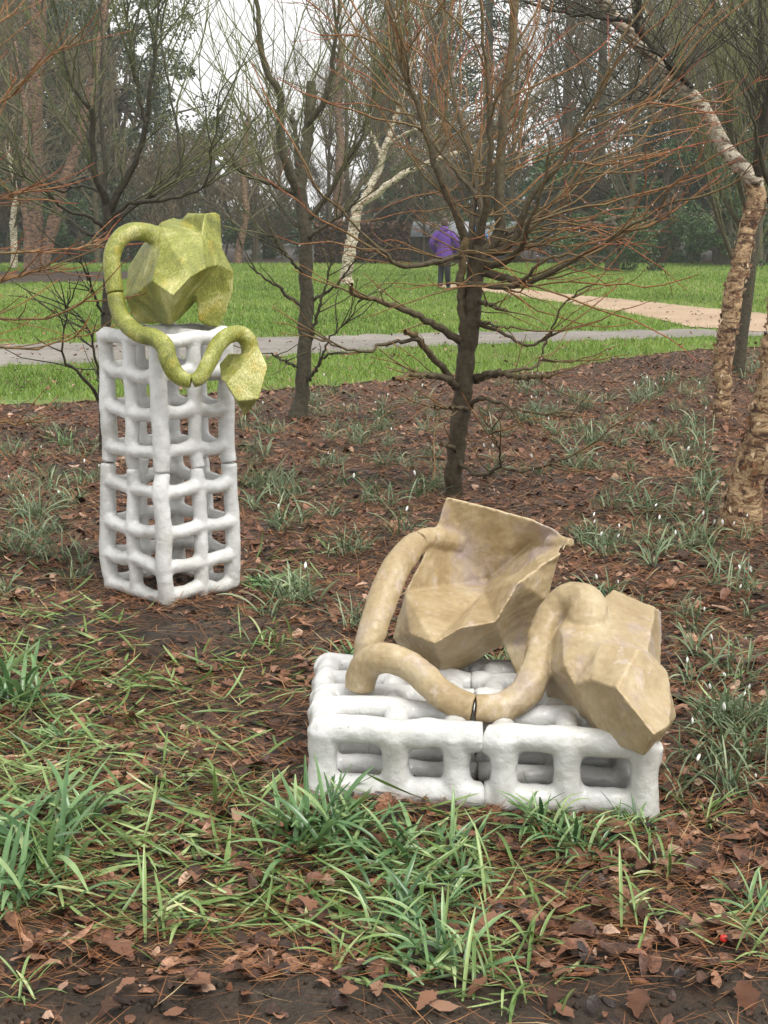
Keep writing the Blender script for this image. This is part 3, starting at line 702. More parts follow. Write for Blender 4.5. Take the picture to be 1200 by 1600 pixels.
# --- tree behind the tall plinth
r3 = np.random.default_rng(103); Y3 = 9.6
def L3(p, dy, ra, rb, Y=Y3, k=8): return limb(p, Y, Y + dy, ra * .78, rb * .7, 22, .006, r3, k)
T3tr = [L3([(163, 722), (162, 640), (164, 560), (168, 450), (170, 370), (166, 318)], 0, .040, .052, k=12)]
T3l = [L3([(166, 325), (158, 295), (148, 270), (144, 200), (142, 172), (115, 140), (95, 60), (80, -40)], -.3, .040, .007),
       L3([(168, 330), (165, 280), (161, 220), (157, 150), (160, 60), (155, -40)], .2, .026, .006),
       L3([(170, 335), (185, 300), (213, 250), (230, 187), (236, 130), (245, 60), (250, -40)], -.2, .036, .008),
       L3([(228, 190), (214, 145), (206, 90), (198, 20), (195, -50)], -.1, .018, .006, Y3 - .15),
       L3([(172, 350), (205, 325), (240, 305), (280, 275), (275, 190), (256, 95), (250, 20)], .3, .026, .005),
       L3([(170, 345), (200, 318), (260, 312), (300, 300), (322, 285), (330, 230), (345, 160)], -.4, .022, .004),
       L3([(167, 360), (140, 340), (95, 322), (60, 290), (20, 270)], -.5, .022, .005),
       L3([(166, 375), (130, 360), (90, 330), (70, 300), (50, 240)], .3, .020, .005),
       L3([(162, 640), (150, 618), (137, 597), (115, 575), (96, 556), (103, 500), (106, 455)], -.5, .022, .004),
       L3([(162, 610), (150, 570), (140, 520), (120, 490), (90, 470)], -.3, .014, .004),
       L3([(163, 660), (155, 610), (150, 580), (142, 560)], .3, .014, .004),
       L3([(166, 500), (150, 470), (140, 440), (125, 410), (100, 395)], -.6, .014, .004),
       L3([(162, 300), (120, 290), (90, 300), (60, 260)], .4, .016, .004)]
c3 = P(168, 320, Y3)
S, D = spawn([x[0] for x in T3l[:8]], 85, r3, .1, 1, .9, .55, .6, c3); A1 = whips(S, D, r3.uniform(.4, 1.2, 85), 8, .35, .14, r3)
S, D = spawn([x[0] for x in T3l[8:]], 40, r3, .3, 1, .8, .4, .5, c3); A2 = whips(S, D, r3.uniform(.2, .6, 40), 6, .2, .12, r3)
S, D = spawn([*A1], 220, r3, .2, .95, .7, .4, .7); A3 = whips(S, D, r3.uniform(.2, .7, 220), 6, .2, .13, r3)
build_tree('bare_tree', 'dark slender bare tree standing behind the tall white lattice tower', P(163, 722, Y3), T3tr, T3l,
           [(A1, rad(85, 8, .0062, .002, r3), .45, .95, 4), (A2, rad(40, 6, .005, .0022, r3), .1, .4, 4), (A3, rad(220, 6, .003, .0015, r3), .6, 1.0, 3)], M['bark_dark'], 'bare young trees in the bed', ltint=(.05, .35))

# --- river birches on the right
def flakes(lines, count, rng, size, tmax=1.0):
    """curls of peeling bark lifted off a trunk"""
    V, F, T = [], [], []
    for _ in range(count):
        p, r = lines[rng.integers(len(lines))]; t = rng.uniform(0, tmax) * (len(p) - 1); a = int(min(t, len(p) - 2)); c = p[a] + (p[a + 1] - p[a]) * (t - a); rr = r[a]
        ax = nrm(p[a + 1] - p[a]); th = rng.uniform(0, 2 * math.pi); o = nrm(np.cross(ax, [math.cos(th), math.sin(th), .1])); s = np.cross(ax, o)
        w, h = rng.uniform(.4, 1.2, 2) * size; curl = rng.uniform(.3, 1.2) * size; b = len(V); sg = rng.choice([-1, 1])
        for i in range(3):
            f = i / 2
            for e in (0, 1):
                V.append(c + o * (rr * 1.0 + curl * f * f * .6 + .002) + s * sg * (w * (f - .2) * (1 - .3 * f)) + ax * (h * (e - .5) * (1 - .6 * f * rng.uniform(.2, 1.5)) + rng.normal(0, .22) * size) + s * rng.normal(0, .15) * size)
        F += [(b, b + 1, b + 3, b + 2), (b + 2, b + 3, b + 5, b + 4)]; T += [rng.choice([.05, .3, .6, .95], p=[.1, .3, .35, .25])] * 6
    return np.array(V), np.array(F), np.array(T)
r5 = np.random.default_rng(105); Y5 = 11.0
def L5(p, dy, ra, rb, Y=Y5, k=10): return limb(p, Y, Y + dy, ra, rb, 30, .008, r5, k)
T5tr = [L5([(1128, 650), (1129, 610), (1132, 560), (1140, 500), (1150, 440), (1160, 395), (1172, 350), (1182, 305), (1178, 278)], 0, .074, .068, k=14)]
T5tr[0][1][:3] *= np.array([1.1, 1.0, .95])
pale = L5([(1182, 300), (1176, 278), (1150, 255), (1125, 215), (1098, 170), (1070, 140), (1042, 115), (1010, 80), (975, 45), (945, 8), (915, -40)], -.4, .058, .046, k=12)
dark1 = L5([(1180, 290), (1185, 262), (1188, 215), (1198, 165), (1215, 90), (1240, -20)], -.3, .045, .030)
dark2 = L5([(1090, 172), (1087, 150), (1070, 125), (1040, 95), (1005, 60), (985, 38), (930, 26), (880, 20), (820, 2)], -.7, .032, .010, Y5 - .1)
dark3 = L5([(995, 48), (997, 20), (998, -40)], -.1, .026, .020, Y5 - .7)
dark4 = L5([(1050, 158), (1010, 154), (960, 160), (900, 180)], -.5, .010, .003, Y5 - .2)
root5 = build_tree('river_birch', 'peeling birch whose pale limb leans up and left across the upper right', P(1128, 650, Y5), T5tr, [], None, M['river_birch'], 'peeling birches on the right', trunk_mat=M['river_birch'], rough=.045)
b5 = np.array(root5.location)
V, F, T = tubes(pale[0][None] - b5, pale[1][None], 14, np.full((1, 30), .5), rough=.06); obj('pale_limb', npmesh('pale_limb', V, F, T, True), M['pale_birch'], root5)
for q in (dark1, dark2, dark3, dark4):
    V, F, T = tubes(q[0][None] - b5, q[1][None], 9, np.full((1, 30), .1), rough=.06); obj('branch', npmesh('branch', V, F, T, True), M['bark_dark'], root5)
S, D = spawn([dark1[0], dark2[0], dark3[0], dark4[0]], 120, r5, .1, 1, .8, .3, .5); A1 = whips(S, D, r5.uniform(.4, 1.3, 120), 8, .15, .11, r5)
S, D = spawn([*A1], 260, r5, .2, 1, .7, .2, .6); A3 = whips(S, D, r5.uniform(.2, .6, 260), 6, .1, .12, r5)
V, F, T = merge([tubes(A1 - b5, rad(120, 8, .006, .0024, r5), 4, np.full((120, 8), .25)), tubes(A3 - b5, rad(260, 6, .0035, .002, r5), 3, np.full((260, 6), .3))])
obj('crown', npmesh('crown', V, F, T), M['bark_dark'], root5)
V, F, T = flakes([(T5tr[0][0] - b5, T5tr[0][1])], 260, r5, .027); tag(obj('peeling_bark', npmesh('peeling_bark', V, F, T, True), M['flake'], root5), kind='stuff')
V, F, T = flakes([(pale[0] - b5, pale[1])], 90, r5, .022); tag(obj('peeling_bark', npmesh('peeling_bark', V, F, T, True), M['flake'], root5), kind='stuff')
# nearest birch, leaning out of the right edge
Y4 = 7.1; r4 = np.random.default_rng(104)
T4 = [limb([(1153, 838), (1158, 800), (1174, 740), (1192, 670), (1209, 600), (1223, 520), (1236, 420), (1245, 280), (1265, 120), (1290, -60)], Y4, Y4 - .1, .096, .072, 46, .007, r4, 18)]
T4[0][1][:4] *= np.array([1.1, 1.04, 1.0, 1.0])
root4 = build_tree('river_birch', 'thick shaggy birch trunk leaning out of the right edge of the picture', P(1153, 838, Y4), T4, [limb([(1228, 400), (1200, 290), (1185, 215), (1160, 130)], Y4 - .05, Y4 - .3, .02, .004, 22, .006, r4)], None, M['bark_dark'], 'peeling birches on the right', trunk_mat=M['river_birch'], rough=.045)
b4 = np.array(root4.location)
V, F, T = flakes([(T4[0][0] - b4, T4[0][1])], 460, r4, .030, .75); tag(obj('peeling_bark', npmesh('peeling_bark', V, F, T, True), M['flake'], root4), kind='stuff')

# --- green whippy saplings behind the birches
def sapling(name, label, px, py, Yb, H, r0, count, seed, mat, group, lean=0.0, spread=.35):
    rg = np.random.default_rng(seed); b = G(px, py); top = b + np.array([lean, 0, H])
    tr = spline([b - (0, 0, .05), b * .6 + top * .4 + rg.normal(0, .05, 3), top], [r0, r0 * .8, r0 * .35], 22)
    S, D = spawn([tr[0]], 16, rg, .15, .8, .7, .7, .3); Lm = whips(S, D, rg.uniform(.25, .5, 16) * H, 12, .5, .06, rg)
    limbs = [(Lm[i], np.linspace(r0 * .45, r0 * .12, 12), 6) for i in range(16)]
    S, D = spawn([*Lm, tr[0]], count, rg, .1, 1, spread, .8, .6); A = whips(S, D, rg.uniform(.12, .32, count) * H, 7, .3, .08, rg)
    S, D = spawn([*A], count, rg, .1, 1, .5, .3, .6); B = whips(S, D, rg.uniform(.05, .16, count) * H, 5, .2, .1, rg)
    return build_tree(name, label, b, [(tr[0], tr[1], 9)], limbs, [(A, rad(count, 7, r0 * .10, r0 * .035, rg), .5, .95, 3), (B, rad(count, 5, r0 * .055, r0 * .03, rg), .6, 1.0, 3)], mat, group, ltint=(.15, .4))
sapling('bare_sapling', 'green-twigged bare sapling close behind the leaning peeling birch', 1152, 585, 15.5, 5.2, .07, 260, 201, M['bark_grey'], 'bare young trees in the bed')
sapling('bare_sapling', 'whippy green sapling at the far right edge beyond the sandy path', 1215, 480, 27, 6.5, .09, 240, 202, M['bark_grey'], 'bare young trees in the bed')
# red twigs reaching in over the left edge, from a tree whose trunk stands outside the picture
r6 = np.random.default_rng(106); Y6 = 6.2
T6tr = [limb([(-150, 900), (-155, 700), (-150, 500), (-150, 380)], Y6, Y6, .06, .06, 24, .005, r6, 10)]
T6l = [limb(p, Y6, Y6 + d, .009, .002, 22, .004, r6, 7) for p, d in (
    ([(-150, 420), (-80, 425), (-10, 440), (50, 425), (105, 412)], -.3), ([(-150, 430), (-60, 445), (10, 436), (70, 420), (95, 425)], .2), ([(-150, 470), (-50, 490), (60, 500), (130, 475), (205, 466)], -.3),
    ([(-150, 390), (-60, 320), (-10, 175), (30, 140), (65, 95), (107, 70)], -.2), ([(-150, 380), (-80, 200), (-20, 60), (5, 30), (35, 5), (60, -30)], .2), ([(-150, 400), (-60, 330), (0, 312), (28, 302)], -.3),
    ([(-150, 500), (-60, 530), (40, 545), (110, 530), (180, 510)], .2), ([(-150, 420), (-40, 400), (60, 392), (150, 385), (172, 372)], .3), ([(-150, 640), (-40, 655), (40, 662), (90, 655)], .0))]
S, D = spawn([x[0] for x in T6l], 120, r6, .3, 1, .6, .1, .9); A = whips(S, D, r6.uniform(.1, .45, 120), 7, .15, .09, r6)
build_tree('pollarded_tree', 'red twigs of a tree reaching in over the left edge of the picture', np.append(P(-150, 900, Y6)[:2], 0), T6tr, T6l, [(A, rad(120, 7, .0035, .0016, r6), .5, .85, 3)], M['bark_red'], 'bare young trees in the bed', ltint=(.3, .68))

# --- pale birch out on the lawn
r7 = np.random.default_rng(107); Y7 = 37.0
def L7(p, dy, ra, rb, k=8): return limb(p, Y7, Y7 + dy, ra, rb, 22, .02, r7, k)
b7 = P(540, 446, Y7)
T7tr = [L7([(540, 448), (543, 410), (550, 370), (556, 340), (560, 318)], 0, .17, .13, k=10)]
T7l = [L7([(558, 325), (575, 300), (590, 270), (600, 240), (612, 200), (628, 150), (645, 90), (660, 20), (665, -40)], .8, .11, .04),
       L7([(560, 322), (580, 308), (610, 285), (640, 265), (680, 250), (720, 235), (770, 215), (810, 180)], -.8, .10, .03),
       L7([(597, 255), (588, 225), (575, 195), (560, 170)], .3, .05, .02),
       L7([(635, 120), (660, 70), (690, 35)], .3, .04, .015),
       L7([(605, 225), (640, 205), (690, 190)], -.5, .04, .015)]
S, D = spawn([x[0] for x in T7l], 120, r7, .3, 1, .6, .4, .6); A = whips(S, D, r7.uniform(.8, 2.5, 120), 7, .1, .12, r7)
S, D = spawn([*A], 300, r7, .2, 1, .7, -.1, .5); B = whips(S, D, r7.uniform(.5, 1.5, 300), 6, -.3, .1, r7)
rt7 = build_tree('pale_birch', 'pale white-barked birch with two leaning limbs out on the far lawn', b7, T7tr, T7l, None, M['pale_birch'], rough=.04)
V, F, T = merge([tubes(A - b7, rad(120, 7, .02, .008, r7), 4, np.full((120, 7), .5)), tubes(B - b7, rad(300, 6, .009, .006, r7), 3, np.full((300, 6), .6))])
obj('crown', npmesh('crown', V, F, T), M['bark_far'], rt7)

# ------------------------------------------------------------------ far woodland
def cards(C, nrmdir, size, rng, aspect=.4):
    """leaf-sized quads (as rhombs) at C"""
    B = len(C); a = nrm(nrmdir + rng.normal(0, .55, (B, 3))); h = nrm(np.cross(a, rng.normal(0, 1, (B, 3))))
    s = np.asarray(size).reshape(-1, 1) * rng.uniform(.6, 1.3, (B, 1))
    V = np.stack([C - a * s * .5, C + h * s * aspect * .5, C + a * s * .5, C - h * s * aspect * .5], 1)
    return V.reshape(-1, 3), np.arange(B * 4).reshape(B, 4)
def conifer_proto(seed, H=20.0, W=3.6, start=.08, nb=190, per=55):
    rg = np.random.default_rng(seed)
    tr = spline([(0, 0, -.3), (rg.normal(0, .1), 0, H * .5), (0, 0, H)], [.34, .22, .03], 20)
    C, D, BP = [], [], []
    for i in range(nb):
        f = start + (1 - start) * (i + rg.uniform(0, 1)) / nb; z = H * f; L = W * (1 - f) ** .75 * rg.uniform(.45, 1.1) + .25; th = i * 2.399 + rg.normal(0, .3)
        dr = np.array([math.cos(th), math.sin(th), rg.uniform(-.15, .25)])
        pts = whips(np.array([[0, 0, z]]), dr[None], [L], 8, -.6, .05, rg)[0]; BP.append(pts)
        m = int(per * (L / W) * 1.2) + 8; t = rg.uniform(.15, 1, m) ** .7 * 7; a = np.clip(t.astype(int), 0, 6); fr = (t - a)[:, None]
        c = pts[a] * (1 - fr) + pts[a + 1] * fr + rg.normal(0, 1, (m, 3)) * np.array([.22, .22, .16]); c[:, 2] -= np.abs(rg.normal(0, .22, m))
        C.append(c); D.append(np.tile(nrm(dr + np.array([0, 0, -.9]))[None], (m, 1)))
    C = np.concatenate(C); D = np.concatenate(D); V, F = cards(C, D, np.full(len(C), .36), rg, .26)
    T = np.repeat(np.clip(rg.normal(.45, .22, len(C)), 0, 1), 4)
    root = empty('conifer', (0, 0, 0), 'x', 'tree')
    BP = np.array(BP)
    a = tubes(tr[0][None], tr[1][None], 8, np.full((1, 20), .2)); b = tubes(BP, np.linspace(.045, .012, 8)[None] * np.ones((len(BP), 1)), 3, np.full(BP.shape[:2], .1))
    obj('trunk', npmesh('trunk', *merge([a, b]), True), M['bark_far'], root); obj('crown', npmesh('crown', V, F, T), M['conifer'], root)
    return root
def broad_proto(seed, H=13.0, W=5.5, mat='holm', n=26000, size=.17, blobs=80, zlow=.10):
    rg = np.random.default_rng(seed); cen, rr = [], []
    for i in range(blobs):
        f = rg.uniform(zlow, 1); w = W * math.sqrt(max(.02, 1 - ((f - .38) / .64) ** 2)); th = rg.uniform(0, 6.283); q = math.sqrt(rg.uniform(.12, 1))
        cen.append((math.cos(th) * w * q, math.sin(th) * w * q, f * H)); rr.append(rg.uniform(.5, 1.25) * W / 5.5)
    cen = np.array(cen); rr = np.array(rr); pk = rg.integers(0, blobs, n); d = nrm(rg.normal(0, 1, (n, 3)))
    C = cen[pk] + d * (rr[pk] * rg.uniform(.35, 1.08, n) ** .6)[:, None] * np.array([1.15, 1.15, .7]); C[:, 2] = np.maximum(C[:, 2], .1)
    V, F = cards(C, d * .6 + np.array([0, 0, -.4]), np.full(n, size), rg, .55)
    T = np.repeat(np.clip(rg.normal(.45, .22, n), 0, 1), 4)
    root = empty('evergreen_tree', (0, 0, 0), 'x', 'tree')
    tr = spline([(0, 0, -.3), (.2, 0, H * .4), (0, .1, H * .85)], [.35, .26, .05], 16); parts = [tubes(tr[0][None], tr[1][None], 8, np.full((1, 16), .15))]
    st = tr[0][rg.integers(4, 15, blobs)]; BP = np.stack([st * (1 - t) + cen * t + np.array([0, 0, 1.0]) * t * (1 - t) for t in np.linspace(0, 1, 7)], 1)
    parts.append(tubes(BP, np.linspace(.11, .02, 7)[None] * np.ones((blobs, 1)), 4, np.full((blobs, 7), .1)))
    obj('trunk', npmesh('trunk', *merge(parts), True), M['bark_far'], root); obj('crown', npmesh('crown', V, F, T), M[mat], root)
    return root
def bare_proto(seed, H=12.0, mat='bark_far', spread=.6, n1=14, n2=80, n3=420, n4=700, r0=.16):
    rg = np.random.default_rng(seed)
    tr = spline([(0, 0, -.3), (rg.normal(0, .2), rg.normal(0, .2), H * .45), (rg.normal(0, .5), 0, H * .9)], [r0, r0 * .7, r0 * .15], 18)
    S, D = spawn([tr[0]], n1, rg, .2, .9, spread, .7, .3); A = whips(S, D, rg.uniform(.25, .5, n1) * H, 10, .4, .08, rg)
    S, D = spawn([*A, tr[0]], n2, rg, .2, 1, spread, .5, .6); B = whips(S, D, rg.uniform(.12, .26, n2) * H, 8, .3, .1, rg)
    S, D = spawn([*B], n3, rg, .1, 1, .7, .4, .6); C = whips(S, D, rg.uniform(.06, .14, n3) * H, 6, .1, .12, rg)
    S, D = spawn([*C], n4, rg, .1, 1, .8, .2, .6); E = whips(S, D, rg.uniform(.03, .08, n4) * H, 4, 0, .12, rg)
    root = empty('bare_tree', (0, 0, 0), 'x', 'tree')
    obj('trunk', npmesh('trunk', *tubes(tr[0][None], tr[1][None], 9, np.full((1, 18), .2), rough=.05), True), M[mat], root)
    pr = [tubes(A, np.linspace(r0 * .42, r0 * .12, 10)[None] * np.ones((n1, 1)), 5, np.full((n1, 10), .3)), tubes(B, rad(n2, 8, r0 * .16, r0 * .05, rg), 4, np.full((n2, 8), .5)),
          tubes(C, rad(n3, 6, r0 * .07, .007, rg), 3, np.full((n3, 6), .7)), tubes(E, rad(n4, 4, .008, .006, rg), 3, np.full((n4, 4), .9))]
    obj('crown', npmesh('crown', *merge(pr)), M[mat], root)
    return root
def place(proto, used, px, Y, s, label, group, rz):
    loc = (P(px, 350, Y)[0], Y, 0)
    if not used.get(proto.name):
        used[proto.name] = 1; proto.location = loc; proto.rotation_euler = (0, 0, rz); proto.scale = (s, s, s); proto['label'] = label; proto['group'] = group; return proto
    return copy_tree(proto, loc, rz, s, label, group)
USED = {}
con = [conifer_proto(301, 20, 3.4), conifer_proto(302, 21, 4.2, .05), conifer_proto(303, 18, 3.0, .18, 150)]
for i, (px, Yc, s, k) in enumerate([(690, 84, .95, 0), (760, 76, 1.0, 1), (935, 74, 1.0, 0), (1010, 86, 1.0, 2), (1085, 70, 1.0, 2), (1150, 78, 1.05, 0), (880, 92, 1.0, 1), (1050, 66, .9, 0), (1190, 64, .95, 2), (1225, 68, 1.0, 1), (600, 98, .8, 2), (1290, 76, 1.0, 0), (-60, 84, 1.0, 1), (20, 80, 1.0, 0), (250, 92, .8, 2), (610, 86, .9, 1), (90, 90, 1.0, 1), (-140, 74, 1, 2), (1380, 72, 1, 1)]):
    side = 'far left' if px < 200 else ('far right' if px > 880 else 'behind the red-twigged tree')
    place(con[k], USED, px, Yc, s, 'tall dark hazy conifer in the wood ' + ('at the ' if px < 200 or px > 880 else '') + side, 'conifers ' + side, i * 1.3)
ev = [broad_proto(311), broad_proto(312, 12, 5.0, n=22000)]
for i, (px, Yc, s, k, lb) in enumerate([(180, 66, .93, 0, 'broad grey-green evergreen tree rising behind the green sculpture against the sky'), (110, 74, 1.15, 1, 'broad dusky evergreen tree behind the orange-brown trunks on the left'), (-40, 66, 1.1, 0, 'dusky evergreen tree cut by the left edge of the picture'), (325, 80, .62, 1, 'smaller evergreen whose crown slopes down beside the gap of white sky')]):
    place(ev[k], USED, px, Yc, s, lb, 'broad evergreens on the left', i * 2.1)
lau = [broad_proto(321, 3.6, 2.4, 'laurel', 9000, .12, 34, .05), broad_proto(322, 2.6, 2.2, 'laurel', 8000, .11, 30, .05)]
for q in lau: q.name = 'evergreen_shrub'; q['category'] = 'shrub'
for i, (px, Yc, s, k, lb) in enumerate([(955, 47, .82, 1, 'yellow-green evergreen bush at the edge of the lawn above the sandy path'), (880, 58, 1.2, 0, 'dark evergreen shrub behind the sandy path, left of the yellow-green bush'), (1040, 58, 1.25, 0, 'dark evergreen shrub right of the yellow-green bush'), (1130, 54, 1.1, 1, 'evergreen shrub behind the leaning peeling birch'), (1215, 56, 1.3, 0, 'evergreen shrub at the far right edge of the lawn'),
                                        (655, 64, 1.15, 0, 'dark evergreen shrub behind the pale birch and brown hedge'), (760, 62, 1.1, 0, 'evergreen shrub behind the walkers'), (110, 60, 1.0, 1, 'low laurel shrub under the orange-brown trunks'), (15, 62, 1.1, 0, 'laurel shrub at the left edge of the lawn'), (215, 64, 1.0, 1, 'laurel shrub behind the handle of the green sculpture'), (420, 66, .9, 1, 'low evergreen shrub between green sculpture and grey-trunked tree')]):
    place(lau[k], USED, px, Yc, s, lb, 'evergreen shrubs along the lawn', i * 1.7)
br = [bare_proto(331, 12), bare_proto(332, 10, spread=.8), bare_proto(333, 14, spread=.5)]
spots = [(400, 62, .62, 1), (440, 78, .75, 0), (515, 66, .8, 1), (545, 76, 1.0, 0), (575, 80, .95, 2), (630, 66, .85, 0), (300, 60, .5, 1), (690, 66, 1.0, 2), (800, 60, .9, 1), (870, 64, 1.0, 2), (980, 56, .9, 0), (1060, 62, 1.0, 2), (1120, 58, .9, 1), (1190, 52, 1.0, 0), (60, 58, .9, 0), (-20, 52, .9, 2), (150, 56, .8, 1), (1260, 58, 1.0, 2)]
for i, (px, Yc, s, k) in enumerate(spots):
    side = 'left of the tall tower' if px < 200 else ('between green sculpture and pale birch' if px < 560 else ('around the pale birch' if px < 720 else 'behind the sandy path'))
    place(br[k], USED, px, Yc, s, 'leafless grey-brown woodland tree in the haze ' + side, 'woodland trees ' + side, i * 1.1)
tk = [bare_proto(341, 3.6, spread=.95, n1=26, n2=150, n3=700, n4=900, r0=.05), bare_proto(342, 3.0, spread=1.1, n1=30, n2=160, n3=700, n4=900, r0=.045)]
for q in tk: q.name = 'bare_thicket'; q['category'] = 'shrub'
for i, px in enumerate([-60, 40, 130, 240, 300, 350, 395, 440, 500, 560, 610, 660, 720, 830, 900, 1010, 1090, 1170, 1250]):
    Yc = 58 + (i * 37 % 11); side = 'behind the green sculpture' if px < 400 else ('behind the pale birch' if px < 700 else 'along the sandy path')
    place(tk[i % 2], USED, px, Yc, 1.0 + (i * 29 % 10) / 22, 'bare twiggy thicket at the edge of the wood ' + side, 'thickets ' + side, i * .9)
# a far wood that reads as one mass: closes the view behind the single trees
rgw = np.random.default_rng(351)
n = 26000; xx = rgw.uniform(-62, 62, n); hh = 3.4 + .8 * np.sin(xx * .31) + .7 * np.sin(xx * .83 + 1) + np.where(xx > 3, 2.0, 0) + np.where(xx < -16, 4.5, 0)
Cw = np.stack([xx, 100 + rgw.uniform(-5, 8, n), np.abs(rgw.beta(1.1, 1.5, n)) * hh + .2], 1)
Vw, Fw = cards(Cw, rgw.normal(0, 1, (n, 3)), np.full(n, .75), rgw, .3)
tag(obj('distant_wood', npmesh('distant_wood', Vw, Fw, np.repeat(np.clip(rgw.normal(.5, .25, n), 0, 1), 4)), M['holm']), 'hazy distant wood closing the view behind the trees', 'wood', kind='stuff')

# orange-brown trunks at the left
r8 = np.random.default_rng(108); Y8 = 46.0
def far_trunk(label, pxs, ra, rb, mat, seed, Yt=Y8, side=14):
    rg = np.random.default_rng(seed); tr = limb(pxs, Yt, Yt, ra, rb, 26, .02, rg, 10); b = np.append(tr[0][0][:2], 0)
    S, D = spawn([tr[0]], side, rg, .25, 1, .8, .3, .3); A = whips(S, D, rg.uniform(1, 3, side), 9, .2, .1, rg)
    S, D = spawn([*A], 130, rg, .2, 1, .8, .1, .5); B = whips(S, D, rg.uniform(.4, 1.4, 130), 6, 0, .12, rg)
    rt = build_tree('birch_tree', label, b, [tr], [], None, mat, 'brown-barked trees at the left of the lawn', trunk_mat=mat, rough=.07)
    obj('crown', npmesh('crown', *merge([tubes(A - b, rad(side, 9, .05, .012, rg), 4, np.full((side, 9), .4)), tubes(B - b, rad(130, 6, .014, .008, rg), 3, np.full((130, 6), .7))])), M['bark_far'], rt)
far_trunk('tall upright orange-brown trunk near the left edge beyond the lawn', [(52, 424), (54, 380), (56, 300), (55, 200), (57, 100), (62, 0), (66, -80)], .27, .22, M['red_trunk'], 401)
far_trunk('leaning orange-brown trunk right of the upright one on the left', [(66, 424), (78, 370), (95, 300), (118, 235), (140, 150), (155, 70), (170, -40)], .22, .13, M['red_trunk'], 402)
far_trunk('slim brown trunk hugging the tall upright orange-brown trunk', [(42, 422), (41, 370), (37, 300), (40, 230), (36, 150), (20, 60)], .11, .07, M['red_trunk'], 403, 45.0)
far_trunk('short pale trunk at the far left edge beyond the lawn', [(21, 418), (22, 380), (20, 345), (24, 300), (10, 220)], .13, .08, M['pale_birch'], 404, 50.0)
far_trunk('brown trunk in the wood just right of the green sculpture', [(372, 428), (374, 380), (385, 330), (380, 260), (390, 180)], .17, .10, M['red_trunk'], 405, 56.0)
far_trunk('grey-pink trunk standing in the haze left of the pale birch', [(530, 425), (528, 330), (532, 230), (528, 140), (535, 60)], .22, .14, M['red_trunk'], 406, 60.0)
# brown clipped hedge behind the pale birch
rgh = np.random.default_rng(361); x0, x1 = P(492, 430, 56)[0], P(640, 430, 56)[0]; nh = 9000
Ch = np.stack([rgh.uniform(x0, x1, nh), 56 + rgh.uniform(0, 1.2, nh), rgh.uniform(0, 1.55, nh) + .1 * np.sin(rgh.uniform(0, 30, nh))], 1); Ch[: nh // 2, 1] = 56 + rgh.normal(0, .05, nh // 2)
hb = np.array([(x0 + x1) / 2, 56.6, 0]); Vh, Fh = cards(Ch - hb, rgh.normal(0, 1, (nh, 3)), np.full(nh, .16), rgh, .6)
hr = empty('clipped_hedge', hb, 'low red-brown clipped hedge behind the pale birch', 'hedge')
tag(obj('leaves', npmesh('leaves', Vh, Fh, np.repeat(np.clip(rgh.normal(.45, .25, nh), 0, 1), 4)), M['hedge'], hr), kind='stuff')
st = np.stack([np.linspace(x0, x1, 14) - hb[0], np.zeros(14), np.zeros(14)], 1); SP = np.stack([st + np.array([0, 0, t]) for t in (0, .7, 1.4)], 1)
obj('stems', npmesh('stems', *tubes(SP, np.full((14, 3), .03), 5)), M['bark_far'], hr)

# ------------------------------------------------------------------ people walking on the far path, and the shelter behind them
def loft(rings, k=14):
    """rings: (cx,cy,cz,rx,ry)"""
    a = np.arange(k) * 2 * math.pi / k
    V = np.concatenate([np.stack([c[0] + c[3] * np.cos(a), c[1] + c[4] * np.sin(a), np.full(k, c[2])], 1) for c in rings]); n = len(rings)
    idx = np.arange(n * k).reshape(n, k); F = np.stack([idx[:-1], np.roll(idx[:-1], -1, 1), np.roll(idx[1:], -1, 1), idx[1:]], -1).reshape(-1, 4)
    V = np.vstack([V, [rings[0][:3]], [rings[-1][:3]]]); o = n * k
    c = [(idx[0][(q + 1) % k], idx[0][q], o, o) for q in range(k)] + [(idx[-1][q], idx[-1][(q + 1) % k], o + 1, o + 1) for q in range(k)]
    return V, F, np.array(c)[:, :3]
def fused(name, parts, mat, parent, voxel=.02, it=4):
    V, F = join(parts); return finish(name, V, F, mat, parent, voxel, it)
def lf(r, k=14):
    V, F, E = loft(r, k); return V, [tuple(f) for f in F] + [tuple(f) for f in E]
